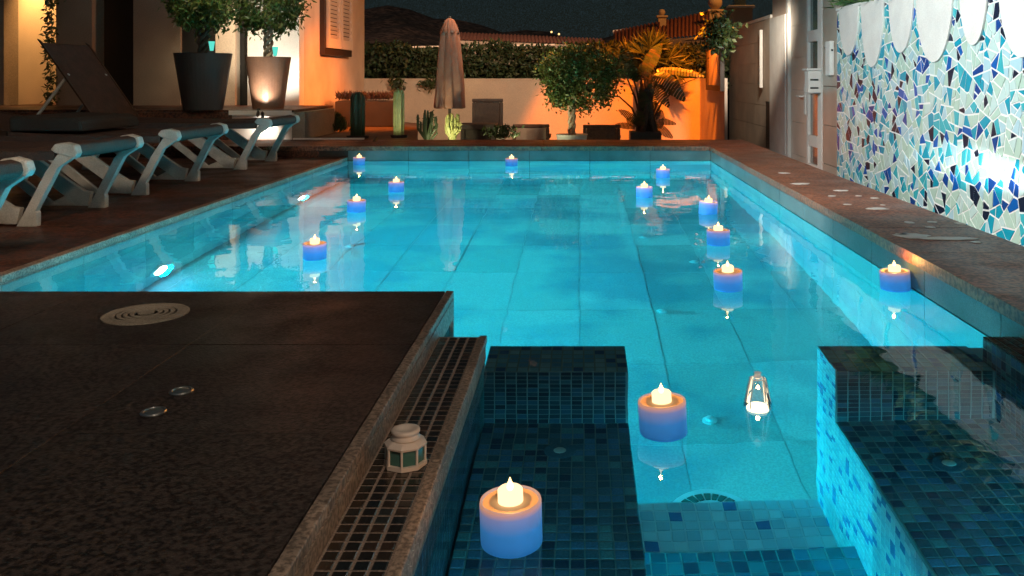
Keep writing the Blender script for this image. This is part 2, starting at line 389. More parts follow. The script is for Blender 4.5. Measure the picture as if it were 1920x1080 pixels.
# ------------------------------------------------------------------ foreground platform and ledge
plat = thing('stone_platform', (-1.5,1.5,-1.5), kind='structure')
g = MB(); g.box(-2.9,XP-.012,-.3,YP-.012,-1.6,ZP-.022); g.build('platform_core', m_grout_d, plat)
slabs(plat, -2.9, XP-.03, 0.0, YP, ZP, .02, .61, .60, m_plat, gap=.002, zj=.0003)
g = MB()
for k in range(6): g.cur = random.random(); g.box(XP-.028,XP-.001,.503*k,.503*(k+1)-.003,ZP-.022,ZP+.0015)
g.build('edge_trim', m_trim, plat, bevel=.003)
g = MB(); g.box(XP-.011,XP,-.3,YP,ZL-.03,ZP-.023); g.build('edge_face', m_trim, plat)
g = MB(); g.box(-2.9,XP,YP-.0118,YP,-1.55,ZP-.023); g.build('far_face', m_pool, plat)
ledge = thing('mosaic_ledge', (-.36,1.3,-1.5), kind='structure')
g = MB(); g.box(XP+.001,XLE-.0075,-.3,YS-.011,-1.5,ZL-.0016); g.build('ledge_core', m_ledgeg, ledge)
mosaic(ledge, (XP+.003,.35,ZL-.006), (1,0,0), (0,1,0), 4, 79, .0295, .0045, .006, m_ledge)
g = MB()
for k in range(9): g.cur = random.random(); g.box(XLE-.022,XLE+.002,.295*k+.04,.295*(k+1)+.037,ZL-.02,ZL+.003)
g.build('edge_strip', m_trim, ledge, bevel=.003)
g = MB(); g.box(XLE-.0118,XLE-.001,-.3,YS-.012,-.02,ZL-.021); g.build('strip_face', m_trim, ledge)
mosaic(ledge, (XLE-.012,.9,-.55), (0,1,0), (0,0,1), 54, 16, .033, .003, .006, m_mos, limit=0)
g = MB(); g.box(XP+.001,XLE-.005,YS-.0105,YS,-1.5,ZL-.002); g.build('end_face', m_ledgeg, ledge)
# small pale beads scattered along the strip
g = MB()
for k in range(240):
    y = random.uniform(1.2,2.3); p = (XLE+.002+random.uniform(-.006,.004), y, ZL+.002-random.random()*.03)
    g.add([(p[0]+a*.0012,p[1]+b*.0012,p[2]+c*.0012) for a,b,c in ((1,0,0),(0,1,0),(-1,0,0),(0,-1,0),(0,0,1))], [(0,1,4),(1,2,4),(2,3,4),(3,0,4)])
tag(g.build('water_beads', m_bead, ledge), kind='stuff')

# ------------------------------------------------------------------ spa benches under water
SX1 = .144; SX2 = .76; SX3 = 1.23; YW0, YW1 = 2.607, 2.80; P = .033
def bench(name, x0, x1, side_face, label=None):
    b = thing(name, ((x0+x1)/2,1.8,-1.4), kind='structure')
    g = MB(); g.box(x0+(-.0035 if side_face else .001),x1-.001,.3,YW0-.007,-1.6,ZB-.0018); g.build('bench_core', m_mosg, b)
    g = MB(); g.prism([(YW0-.0045,-1.6),(YW1-.001,-1.6),(YW1-.001,-.010),(YW0-.0045,-.0575)], lambda u,v,q:(q,u,v), x0+(-.0035 if side_face else .001), x1-.001); g.build('end_wall_core', m_mosg, b)
    n = round((x1-x0)/P)
    w = (x1-x0)/n
    seat = thing('seat_panel', ((x0+x1)/2,1.8,ZB)); seat.parent = b; seat.location = seat.location-WO[b.name]
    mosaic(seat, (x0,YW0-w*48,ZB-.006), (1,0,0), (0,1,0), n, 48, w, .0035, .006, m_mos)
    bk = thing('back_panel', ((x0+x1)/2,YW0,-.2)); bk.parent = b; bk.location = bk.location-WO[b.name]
    mosaic(bk, (x0,YW0-.0005,ZB), (1,0,0), (0,0,1), n, 12, w*.985, .0035, .006, m_mosshade)
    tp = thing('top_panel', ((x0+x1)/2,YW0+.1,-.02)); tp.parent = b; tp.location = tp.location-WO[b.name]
    mosaic(tp, (x0,YW0-.002,-.062), (1,0,0), (0,1,.243), n, 6, w, .0035, .006, m_moslit)  # tilt shaped so the row catches the bench lamp light
    # flush nozzle plate on the seat
    return b
b1 = bench('left_pool_bench', XLE, SX1, False)
b2 = bench('right_pool_bench', SX2, SX3, True)
sf = thing('side_panel', (SX2,2,-.8)); sf.parent = b2; sf.location = sf.location-WO[b2.name]
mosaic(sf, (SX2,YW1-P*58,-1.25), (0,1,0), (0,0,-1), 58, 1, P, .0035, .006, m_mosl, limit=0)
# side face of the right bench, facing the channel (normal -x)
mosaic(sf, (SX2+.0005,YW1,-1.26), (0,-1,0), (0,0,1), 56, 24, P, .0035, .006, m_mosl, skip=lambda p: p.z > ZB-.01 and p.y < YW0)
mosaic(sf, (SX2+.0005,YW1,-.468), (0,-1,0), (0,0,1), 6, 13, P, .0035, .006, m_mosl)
# channel steps between the benches
ch = thing('channel_step', ((SX1+SX2)/2,2.4,-1.5), kind='structure')
n = round((SX2-SX1)/.044); w = (SX2-SX1)/n
g = MB(); g.box(SX1,SX2,2.42,2.80,-1.6,-1.1415); g.build('step_core', m_grout, ch)
g = MB(); g.box(SX1,SX2,.3,2.42,-1.6,-.9615); g.build('deep_step_core', m_mosg, ch)
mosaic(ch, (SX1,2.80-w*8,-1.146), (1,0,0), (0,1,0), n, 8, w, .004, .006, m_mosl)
mosaic(ch, (SX1,2.42-w*26,-.966), (1,0,0), (0,1,0), n, 26, w, .004, .006, m_mosshade)
# right corner block, brown top, mosaic sides
blk = thing('corner_block', (1.29,1.6,0), kind='structure')
g = MB(); g.box(SX3+.0025,XR+.011,.3,YS-.001,-1.4,ZL-.0016); g.build('block_core', m_mosg, blk)
mosaic(blk, (SX3+.001,YS-.0285*76,ZL-.006), (1,0,0), (0,1,0), 4, 76, .0285, .003, .006, m_ledge, limit=200)
mosaic(blk, (SX3+.007,YS,-.5), (0,-1,0), (0,0,1), 60, 19, .0292, .003, .006, m_mos, limit=300)
# low end wall of the spa between bench and pool wall on the right
g = MB(); g.box(SX3,XR+.011,YS,YW1,-1.6,-.03); g.build('end_sill', m_mosg, blk)

# ------------------------------------------------------------------ right and far coping
cop = thing('pool_coping', (1.6,5,0), kind='structure')
slabs(cop, XR-.012, XO-.004, .6, YFO, ZC, .045, .6, .6, m_coping, gap=.0025, name='coping_slab', zj=.0005)
slabs(cop, -4.4, XR-.0125, YF-.012, YFO, ZC, .045, .6, .98, m_coping, gap=.003, name='coping_slab', zj=.0005)
g = MB(); g.box(-4.4,XL-.301,YF,YFO-.012,-.2,ZC-.046); g.build('coping_riser', m_deck, cop)
mb_pud = []
m_wet = PM('pale wet gleam', (.55,.52,.48), rough=.3)  # pale colour stands in for the bright reflection in wet flecks
for (px, py, w, l) in ((1640,372,.05,.02),(1655,385,.03,.015),(1588,384,.05,.02),(1578,358,.10,.03),(1705,418,.05,.03),(1800,420,.05,.03),(1745,427,.05,.02),(1748,417,.05,.02),(1645,392,.12,.04),(1690,440,.06,.02),(1780,448,.30,.035),(1830,455,.05,.02),(1710,443,.16,.06),(1560,368,.05,.02),(1500,345,.12,.04),(1470,325,.10,.04),(1610,368,.04,.015)):
    Y = F*(CAMH-ZC)/(py-146); c = at(px, py, Y); g = MB(); n = 18
    ring = [(c.x+w*.5*math.cos(2*math.pi*i/n)*random.uniform(.75,1.1), c.y+l*1.1*math.sin(2*math.pi*i/n)*random.uniform(.75,1.1)) for i in range(n)]
    ring = [(min(x, XO-.01), y) for x, y in ring]
    g.prism(ring, lambda u, v, q: (u, v, q), ZC+.0012, ZC+.003); g.build('puddle', m_wet, cop)

# ------------------------------------------------------------------ left deck
deck = thing('sun_deck', (-4,5,-.2), kind='structure')
g = MB(); g.box(-14,XL-.31,-.3,YF-.005,-.3,ZD-.02); g.box(-14,-2.91,-.31,YP,-.31,ZD-.021); g.build('deck_core', m_grout_d, deck)
slabs(deck, -8.4, XL-.05, YP+.002, YF-.014, ZD, .018, .60, .60, m_deck, gap=.004, zj=.0004)
g = MB()
for k in range(10):
    g.cur = random.random(); g.box(XL-.048,XL-.0005,YP+.598*k,YP+.598*(k+1)-.004,ZD-.03,ZD+.001)
g.build('edge_trim', m_trim, deck, bevel=.003)
g = MB(); g.box(XL-.0118,XL-.002,YP,YF-.02,.001,ZD-.031); g.build('edge_face', m_trim, deck)
# far left paving (same level as the coping) and lower patio
pav = thing('patio_paving', (-3,12,0), kind='structure')
g = MB(); g.prism([(-3.66,YFO),(-1.85,YFO),(-2.5,13.6),(-3.66,15)], lambda u,v,q:(u,v,q), ZG, ZC-.02); g.build('raised_paving_core', m_soil, pav)
g = MB(); g.prism([(-3.66,YFO+.002),(-1.84,YFO+.002),(-2.49,13.6),(-3.66,14.99)], lambda u,v,q:(u,v,q), ZC-.0198, ZC-.002); g.build('raised_paving_sheet', m_gravel, pav)
g = MB(); g.box(-14,9,YFO-.005,60,-.9,ZG); tag(g.build('patio_floor', m_gravel), kind='structure')
# raised terrace with white step edge
ter = thing('raised_terrace', (-6,10.5,ZD), kind='structure')
g = MB(); g.box(-14,-3.95,9.9,11.5,0,ZT-.03); g.build('terrace_core', m_deck, ter)
g = MB(); g.box(-3.949,-3.27,9.99,11.5,ZC,ZT-.031); g.build('step_riser', m_steptr, ter)
g = MB(); g.box(-3.95,-3.24,9.9,9.985,ZT-.06,ZT-.006); g.build('step_edge', m_steptr, ter)
slabs(ter, -11, -3.22, 9.9, 11.49, ZT, .028, .6, .53, m_deck, gap=.004)
g = MB(); g.box(-3.267,-3.12,9.99,11.2,ZC,ZT-.03); g.build('step_end', m_tan, ter)
g = MB(); g.box(-3.25,-2.45,9.97,10.02,ZC,ZC+.018); g.build('light_strip', m_steptr, ter)

# ------------------------------------------------------------------ house (left)
hs = thing('white_house', (-5,11.6,0), 'white rendered house with wooden shutters and a dark open doorway behind the loungers', 'house')
TOP = 3.4
def seg(px0, px1, y0, mat, name, z0=ZT, z1=TOP, th=.3, Y=None):
    x0, x1 = (px0-1087)/F*y0, (px1-1087)/F*y0
    g = MB(); g.box(x0, x1, y0, y0+th, z0, z1); return g.build(name, mat, hs)
seg(-240, 7, 11.50, m_tan, 'wall_section')
seg(7, 92, 12.6, m_cream, 'porch_wall', th=.2)
g = MB(); g.box(-7.9,-7.531,11.8,12.6,ZT,TOP); g.build('porch_side', m_cream, hs)
g = MB(); g.box(-8.0,-6.70,11.81,12.8,ZT-.1,ZT-.002); g.build('porch_floor', m_deck, hs)
seg(105, 172, 11.50, m_tan, 'wall_section')
seg(172, 250, 12.0, m_dark, 'doorway', th=.05)
seg(172, 250, 11.52, m_dwood, 'door_lintel', z0=2.7, z1=3.4, th=.2)
seg(250, 338, 11.50, m_tan, 'wall_section')
seg(338, 404, 11.55, m_dark, 'dark_wall_strip', th=.1)  # plain dark strip in the house front
seg(404, 441, 11.46, m_cream, 'column')
seg(441, 464, 11.62, m_dark, 'dark_recess', th=.1)  # dark filled gap between column and wall
seg(464, 561, 11.49, m_white, 'wall_section', th=.2)
g = MB(); g.box(-3.97,-3.671,11.691,15.0,ZG,TOP); g.build('side_wall', m_orwall, hs)
g = MB(); g.box(-3.6705,-3.65,11.50,15.0,ZC,ZC+.05); g.build('skirting', m_orwall, hs)
g = MB(); g.box(-14,-3.98,12.9,13.1,ZG,TOP); g.build('back_wall', m_dark, hs)
g = MB(); g.box(-8.2,-3.6,11.4,13.2,TOP+.002,TOP+.2); g.build('roof_slab', m_tan, hs)
# shutter window on the side wall
wf = MB(); wf.box(-3.672,-3.60,12.42,13.90,1.18,2.95); wf.build('window_frame', m_dwood, hs)
for (a, b) in ((12.50,13.15),(13.19,13.84)):
    sh = MB()
    for (y0,y1,z0,z1) in ((a,a+.09,1.28,2.9),(b-.09,b,1.28,2.9),(a+.09,b-.09,1.28,1.42),(a+.09,b-.09,2.78,2.9)): sh.box(-3.599,-3.565,y0,y1,z0,z1)
    s_ = sh.build('shutter', m_shut, hs)
    for k in range(22):
        q = MB(); M = Matrix.Translation((-3.585,0,1.45+k*.06)) @ Matrix.Rotation(R(35),4,'Y'); q.box(-.004,.004,a+.092,b-.092,-.024,.024,M)
        q.build('slat', m_shut, s_)
# climbing stem beside the porch
g = MB(); x = at(98,0,11.45).x
for k in range(900): z = random.uniform(ZT,TOP); g.leaf((x+random.gauss(0,.035),11.42+random.gauss(0,.03),z),(random.gauss(0,1),-.6,random.gauss(-.3,1)),.07,.03)
o = g.build('climbing_vine', m_leafd); tag(o,'narrow dark climbing vine running up the wall beside the yellow lit porch','vine')

# ------------------------------------------------------------------ mosaic garden wall (right)
mw = thing('mosaic_garden_wall', (XW+.15,6,ZG), 'white garden wall covered in broken blue and turquoise tile with white drip shapes along the top', 'wall')
WZ0, WZ1, WY0, WY1 = -.27, 1.535, 3.3, 9.10
g = MB(); g.box(XW+.012,XW+.30,WY0,WY1,ZG,WZ1); g.build('wall_core', PM('white grout', (.80,.82,.80), rough=.7), mw)
m_tess = PM('broken ceramic tile', (.5,.5,.5), rough=.22, spec=.5, palette=[(5.0,(.46,.64,.55)),(3.8,(.52,.70,.68)),(2.2,(.42,.64,.72)),(3.2,(.012,.32,.46)),(1.8,(.05,.44,.52)),(1.2,(.008,.11,.42)),(.8,(.01,.06,.26)),(1.6,(.012,.02,.045))])
rnd = random.Random(5)
pts = []; CY, CZ = .21, .22
ny, nz = int((WY1-WY0)/CY)+3, int((WZ1-WZ0)/CZ)+3
pgrid = {}
for i in range(-1, ny):
    for j in range(-1, nz):
        pgrid[i, j] = (WY0+(i+.5+rnd.uniform(-.48,.48)+.5*(j%2))*CY, WZ0+(j+.5+rnd.uniform(-.48,.48))*CZ)
def clip(poly, a, b, c):      # keep a*x+b*y <= c
    out = []; n = len(poly)
    for k in range(n):
        p, q = poly[k], poly[(k+1) % n]; dp = a*p[0]+b*p[1]-c; dq = a*q[0]+b*q[1]-c
        if dp <= 0: out.append(p)
        if dp*dq < 0: t = dp/(dp-dq); out.append((p[0]+t*(q[0]-p[0]), p[1]+t*(q[1]-p[1])))
    return out
cells = []
def area(P): return sum(P[k][0]*P[(k+1)%len(P)][1]-P[(k+1)%len(P)][0]*P[k][1] for k in range(len(P)))/2
def split(P, depth=0):
    A = abs(area(P))
    if A < rnd.uniform(.0052, .0135) or depth > 7: cells.append(P); return
    cx = sum(p[0] for p in P)/len(P); cz = sum(p[1] for p in P)/len(P)
    sxx = sum((p[0]-cx)**2 for p in P); szz = sum((p[1]-cz)**2 for p in P); sxz = sum((p[0]-cx)*(p[1]-cz) for p in P)
    th = .5*math.atan2(2*sxz, sxx-szz)+rnd.uniform(-.75,.75)      # cut across the long axis, askew
    a, b = math.cos(th), math.sin(th); c = a*(cx+rnd.uniform(-.012,.012))+b*(cz+rnd.uniform(-.012,.012))
    for q in (clip(P, a, b, c), clip(P, -a, -b, -c)):
        if len(q) >= 3 and abs(area(q)) > 2e-4: split(q, depth+1)
for (i, j), p in pgrid.items():
    poly = [(p[0]-.6,p[1]-.6),(p[0]+.6,p[1]-.6),(p[0]+.6,p[1]+.6),(p[0]-.6,p[1]+.6)]
    for q in [pgrid[i+a, j+b] for a in range(-3,4) for b in range(-3,4) if (a or b) and (i+a, j+b) in pgrid]:
        dx, dy = q[0]-p[0], q[1]-p[1]; L = math.hypot(dx, dy)
        if L < 1e-6: continue
        poly = clip(poly, dx/L, dy/L, (dx*(p[0]+q[0])/2+dy*(p[1]+q[1])/2)/L)
        if not poly: break
    for a, b, c in ((-1,0,-(WY0+.002)),(1,0,WY1-.002),(0,-1,-(WZ0+.002)),(0,1,WZ1-.002)):
        if poly: poly = clip(poly, a, b, c)
    if len(poly) >= 3: split(poly)
shr = []
for P in cells:
    if area(P) < 0: P = P[::-1]
    Q = P; n_ = len(P)
    for k in range(n_):
        (x0, y0), (x1, y1) = P[k], P[(k+1) % n_]; L = math.hypot(x1-x0, y1-y0)
        if L < 1e-5: continue
        nx__, ny__ = (y1-y0)/L, -(x1-x0)/L; off = rnd.uniform(.0042,.0085)
        Q = clip(Q, nx__, ny__, nx__*x0+ny__*y0-off)
        if len(Q) < 3: break
    R_ = []
    for p in Q:
        if not R_ or math.hypot(p[0]-R_[-1][0], p[1]-R_[-1][1]) > .004: R_.append(p)
    if len(R_) >= 3 and abs(area(R_)) > 5e-4: shr.append((R_, abs(area(R_))))
cells = shr
# white drips: centre px, half width px, tip y px
drips = [(1592,18,104),(1636,21,126),(1690,23,99),(1753,35,117),(1826,27,85),(1920,48,108),(2040,70,140),(2230,95,120),(2500,150,170)]
def dy_(px): return F*XW/(px-1087)
DR = []
for cx, hw, ty in drips:
    ya, yb = dy_(cx+hw), dy_(cx-hw); yc = dy_(cx); DR.append((ya, yb, CAMH-(ty-146)/F*yc))
def in_drip(y, z):
    for ya, yb, zt in DR:
        if ya < y < yb:
            t = abs((y-(ya+yb)/2)/((yb-ya)/2)); e = zt+(WZ1-zt)*(1-math.sqrt(max(0,1-t**2.1)))
            if z > e+.012: return True
    return False
ordc = []
for poly, ar in cells:
    cyy = sum(p[0] for p in poly)/len(poly); cz = sum(p[1] for p in poly)/len(poly)
    if all(in_drip(p[0], p[1]) for p in poly): continue
    vis = seen_size(Vector((XW,cyy,cz)), 1)*ar*(XW/cyy)
    ordc.append((vis, poly))
ordc.sort(key=lambda t: -t[0])
def tess(mb, poly): mb.cur = rnd.random(); th = rnd.uniform(.0035,.006); mb.prism(poly, lambda u, v, q: (XW+.0125-q, u, v), 0, th)
for vis, poly in ordc[:300]:
    q = MB(); tess(q, poly); q.build('tile_shard', m_tess, mw)
q = MB()
for vis, poly in ordc[300:]: tess(q, poly)
tag(q.build('tile_shards', m_tess, mw), kind='stuff')
for ya, yb, zt in DR:
    n = 22; poly = []
    for k in range(n+1):
        t = -1+2*k/n; e = zt+(WZ1-zt)*(1-math.sqrt(max(0,1-abs(t)**2.1))); poly.append(((ya+yb)/2+t*(yb-ya)/2, min(e, WZ1-.03)))
    poly += [(yb,WZ1+.005),(ya,WZ1+.005)]
    g = MB(); g.prism(poly, lambda u,v,q:(XW+.003-q if q > 0 else XW+.010, u, v), 0, .0105)
    g.build('plaster_drip', m_white, mw, bevel=.004)
g = MB(); g.box(XW-.004,XW+.30,WY0,WY1,WZ1+.006,WZ1+.03); g.build('coping_cap', m_white, mw)
# planting on top of the wall
grp = 'grassy plants along the top of the mosaic wall'
labs = ['spiky grassy plant at the far end of the mosaic wall top','arching strappy plant on the mosaic wall top hanging over the second drip','bushy plant on the mosaic wall top above the third white drip']
for k, (y, n, L) in enumerate(((8.75,620,.22),(7.95,520,.34),(7.15,480,.24),(6.4,620,.3),(5.6,620,.3),(4.8,620,.32),(4.0,620,.3))):
    g = MB()
    for _ in range(n):
        a = random.uniform(0,2*math.pi); p = Vector((XW+.10+random.gauss(0,.05), y+random.gauss(0,.21), WZ1+.03+random.random()*.16))
        d = (math.cos(a)*.7, math.sin(a)*.9, random.uniform(-.25,1)); g.leaf(p, d, random.uniform(.4,1)*L, .012 if k != 2 else .03)
    o = g.build('wall_top_plant', m_grassy)
    tag(o, (labs+['strappy plant on the wall top mirrored farthest up in the right bench water','strappy plant on the wall top mirrored in the middle of the right bench water','strappy plant on the wall top mirrored near the corner block','strappy plant at the near end of the mosaic wall top'])[k], 'plant', grp)

# ------------------------------------------------------------------ building with door (right)
g = MB(); g.box(XO+.002,12,-2,YFO-.006,-.9,ZG); tag(g.build('passage_floor', m_gravel), kind='structure')
eb = thing('entrance_building', (XW+.3,10.5,ZG), 'cream stone clad entrance building with a white glazed door beside the mosaic wall', 'building')  # door, boxes and boards scaled outward about the camera, baked as plain coordinates
g = MB(); g.box(XW+.06,XW+.6,9.102,12.2,ZG,3.6); g.build('wall_core', m_stone, eb)
for j in range(9):
    z0 = ZG+.42*j; v = tiles(9.645-9.104-.006, .414, .05, m_stone, 6, 'stone_tile')
    place(random.choice(v), 'stone_tile', eb, (XW+.035,(9.104+9.645)/2,z0+.21), Matrix(((0,0,-1),(-1,0,0),(0,1,0))))
dr = thing('door', (XW+.03,10.3,ZG)); dr.parent = eb; dr.location = dr.location-WO[eb.name]
for j in range(6):
    z0 = ZG+.004+.40*j; g = MB(); g.cur = random.random(); g.box(XW+.03,XW+.058,10.315,11.17,z0,z0+.396); g.build('door_panel', m_creamd, dr)
for y0, y1 in ((9.65,9.83),(10.24,10.312)): g = MB(); g.box(XW+.005,XW+.058,y0,y1,ZG+.003,1.9); g.build('door_stile', m_white, dr, bevel=.004)
for z0,z1 in ((ZG+.004,-.14),(.063,.19),(.664,.778),(1.265,1.394),(1.80,1.9)): g = MB(); g.box(XW+.008,XW+.058,9.8305,10.2395,z0,z1); g.build('door_rail', m_white, dr, bevel=.004)
for z0,z1 in ((-.138,.062),(.192,.662),(.780,1.263),(1.396,1.798)):
    g = MB(); g.box(XW+.035,XW+.045,9.831,10.239,z0,z1); g.build('glass_pane', m_pane, dr)
g = MB(); g.box(XW+.012,XW+.028,10.40,10.46,.42,.78); g.build('handle_plate', m_white, dr)
g = MB(); g.tube([(XW+.01,10.43,.63),(XW-.04,10.43,.63),(XW-.04,10.60,.63)],.011); g.build('door_handle', m_white, dr)
g = MB(); g.box(XW-.01,XW+.058,11.173,11.27,ZG+.003,3.0); g.build('door_jamb', m_white, eb)
g = MB(); g.box(XW+.004,XW+.058,9.65,11.17,1.903,3.5); g.build('transom', m_creamd, eb)
g = MB(); g.box(XW-.02,XW+.30,11.275,12.20,ZG+.003,1.67); g.build('pilaster', m_white, eb, bevel=.006)
g = MB(); g.box(XW+.02,XW+.20,11.275,12.19,1.671,3.6); g.build('upper_wall', m_orwall, eb)
mbx = thing('mailbox', (XW-.05,9.74,.68), 'white wall box with two dark slots fixed to the door frame', 'mailbox')
g = MB(); g.box(XW-.14,XW+.003,9.66,9.83,.685,.929); g.build('box_body', m_white, mbx, bevel=.01)
for z in (.73,.82): g = MB(); g.box(XW-.12,XW-.03,9.656,9.6605,z,z+.018); g.build('slot', m_dark, mbx)
g = MB(); g.box(XW-.16,XW+.003,9.645,9.845,.930,.955); g.build('box_lid', m_white, mbx, bevel=.004)
o = thing('intercom', (XW,9.28,.87), 'tall white intercom box on the stone tiles at the edge of the mosaic wall', 'intercom')
g = MB(); g.box(XW-.04,XW+.009,9.19,9.36,.875,1.237); g.build('housing', m_white, o, bevel=.008)
g = MB(); g.box(XW-.025,XW-.005,9.186,9.1895,1.13,1.15); g.build('camera_eye', m_dark, o)
# boarded wall beyond
bw = thing('boarded_wall', (XW+.1,13.9,ZG), 'tan wall of wide horizontal boards between the white post and the patio', 'wall')
g = MB(); g.box(XW+.015,XW+.35,12.22,15.60,ZG,1.68); g.build('wall_core', m_board, bw)
for r in range(7):
    z0 = -.459+r*.306
    cuts = (12.53,14.0,15.598) if r % 2 else (12.53,13.3,14.7,15.598)
    for a, b in zip(cuts, cuts[1:]):
        g = MB(); g.cur = random.random(); g.box(XW,XW+.0145,a+.002,b-.002,z0,z0+.299); g.build('board', m_board, bw)
g = MB(); g.box(XW-.004,XW+.34,12.225,15.60,1.686,1.73); g.build('wall_cap', m_white, bw)
g = MB(); g.box(XW-.01,XW+.0145,12.225,12.52,.52,1.68); g.build('post_panel', m_board, bw)
g = MB(); g.box(XW-.003,XW+.0145,12.23,12.52,-.14,.51); g.build('hatch', m_dwood, bw)
g = MB(); g.tube([(XW-.04,12.66,.71),(XW-.04,12.66,1.54)],.025); g.build('pull_bar', m_white, bw)
# pier with white cap
YQ = 16.4; xa, xb = at(1369,0,YQ).x, at(1411,0,YQ).x; zq = at(0,15,YQ).z
pr = thing('rendered_pier', ((xa+xb)/2,YQ+.2,ZG), 'grey rendered pier with a white cap and glass lantern above the boarded wall', 'pier')
g = MB(); g.box(xa,xb,YQ,YQ+.42,ZG,zq); g.build('pier_shaft', m_stone, pr)
g = MB(); g.box(xa-.04,xb+.04,YQ-.04,YQ+.46,zq+.001,zq+.05); g.build('pier_cap', m_white, pr, bevel=.01)
g = MB(); g.box(xa+.10,xb-.10,YQ+.1,YQ+.32,zq+.051,zq+.35); g.build('lantern_glass', m_pane, pr)
# side wall and end wall of the patio
o = thing('patio_side_wall', (2.15,13,ZG), 'pinkish shaded side wall at the right end of the patio', 'wall')
g = MB(); g.box(2.05,2.09,12.45,15.0,ZG,.845); g.build('wall_body', m_orwall, o)
o = thing('patio_end_wall', (-.8,15.1,ZG), 'long low white wall closing the patio below the dark hedge', 'wall')
g = MB(); g.box(-3.98,2.26,15.002,15.2,ZG,.815); g.build('wall_body', m_cream, o)
g = MB(); g.box(-3.98,2.26,14.99,15.22,.8155,.84); g.build('wall_cap', m_cream, o)
fp = thing('framed_screen', (2.03,13,.7), 'dark framed pinkish screen standing on the patio side wall under a climbing plant', 'screen')
g = MB(); Yb, Ya = 13.9, 12.46
for (y0,y1,z0,z1) in ((Ya,Ya+.08,.66,1.7),(Yb-.12,Yb,.66,1.7),(Ya+.08,Yb-.12,.66,.74)): g.box(1.99,2.048,y0,y1,z0,z1)
g.build('frame', m_dwood, fp)
g = MB(); g.box(2.02,2.04,Ya+.081,Yb-.121,.741,1.69); g.build('panel', m_orwall, fp)
g = MB()
for k in range(900):
    p = at(random.gauss(1348,13), random.gauss(62,17), random.uniform(11.9,12.6)); g.leaf(p,(random.gauss(0,1),random.gauss(0,1),random.gauss(-.3,1)),.09,.05)
tag(g.build('climbing_plant', m_leafd),'dark climbing plant tumbling over the framed screen beside the pier','plant')

# ------------------------------------------------------------------ beyond the end wall
g = MB()
for k in range(15000):
    x = random.uniform(-5.2,4.2); yb = 15.35+random.random()*.9
    t = 1.42+.05*math.sin(x*3)+.03*math.sin(x*7.3)
    z = ZG+1.1+(t-.6)*random.random()**.6; 
    g.leaf((x,yb-.0*z,min(z,t)),(random.gauss(0,1),random.gauss(-.5,1),random.gauss(.2,1)),.12,.05)
tag(g.build('hedge', m_hedge),'long dark clipped hedge running behind the white end wall','hedge')
g = MB(); g.box(-5.2,4.2,16.3,16.5,ZG,1.1); g.build('hedge_bed', m_soil)
bpy.data.objects['hedge_bed']['kind'] = 'structure'
for k, px in enumerate((745, 805)):
    g = MB(); c = at(px, 156, 14.95)
    for _ in range(110): g.leaf((c.x+random.gauss(0,.07), 14.93+random.gauss(0,.03), c.z+random.gauss(.02,.05)),(random.gauss(0,.7),-.3,random.gauss(-.6,.6)),.10,.03)
    tag(g.build('trailing_plant', m_leafd), ['dark tuft trailing over the end wall above the pale cactus','dark tuft trailing over the end wall just left of the parasol'][k], 'plant', kind='stuff')
# terraced hill
nx_, ny_ = 40, 16; vs = []; fs = []
for j in range(ny_):
    for i in range(nx_):
        x = -26+i*1.5; y = 22+j*3.2; px = 1087+F*x/y
        rid = 15+ (px-690)*.17 if px < 1020 else 71+(px-1020)*.03
        rid = max(rid, -60) + 4*math.sin(px*.03)
        zr = CAMH+(146-rid)/F*60
        t = min(1, j/11); z = ZG+(zr-ZG)*(t**1.2)+.25*math.sin(x*1.3+j)*t
        if j > 11: z = zr-(j-11)*.5
        vs.append((x,y,z))
for j in range(ny_-1):
    for i in range(nx_-1): a = j*nx_+i; fs.append((a,a+1,a+nx_+1,a+nx_))
g = MB(); g.add(vs, fs); tag(g.build('hill', m_hill), kind='structure')
labs = ['small orange lamp on the ridge above the middle of the hedge','faint lamp on the ridge right of the brighter ridge lamp','faint orange lamp on the slope left of the parasol']
for k, (px, py) in enumerate(((1034,60),(1048,64),(757,86))):
    p = at(px, py, 45); g = MB(); g.lathe([(.02,-.05),(.06,0),(.02,.05)], p, 8); tag(g.build('distant_lamp', e_town), labs[k], 'lamp')
# neighbouring roofs
def ribroof(parent, a, b, c, d, n, name='roof_slope'):
    """a,b eave left/right; c,d ridge right/left; ribs run from eave to ridge"""
    a, b, c, d = map(Vector, (a, b, c, d)); g = MB(); vs = []; 
    for i in range(n*4+1):
        t = i/(n*4); h = abs(math.sin(math.pi*i/4))*.05
        vs += [a.lerp(b,t)+Vector((0,0,h)), d.lerp(c,t)+Vector((0,0,h))]
    g.add(vs, [(2*i,2*i+2,2*i+3,2*i+1) for i in range(n*4)]); return g.build(name, m_roof, parent)
nb = thing('neighbour_house', (2,21,0), 'neighbouring house with an orange lit tiled roof and ball topped chimney behind the palms', 'house')
A, B_ = at(1150,84,20.5), at(1335,66,19.5); C_, D_ = at(1335,22,23), at(1150,60,24)
ribroof(nb, A, B_, C_, D_, 26)
g = MB(); g.tube([D_, at(1240,49,23.6), C_], .05); g.build('ridge_cap', m_cream, nb)
g = MB(); g.tube([A, at(1250,82,20), B_], .035); g.build('eave', m_cream, nb)
g = MB(); g.add([A, B_, B_-Vector((0,0,3)), A-Vector((0,0,3))], [(0,1,2,3)]); g.build('wall', m_orwall, nb)
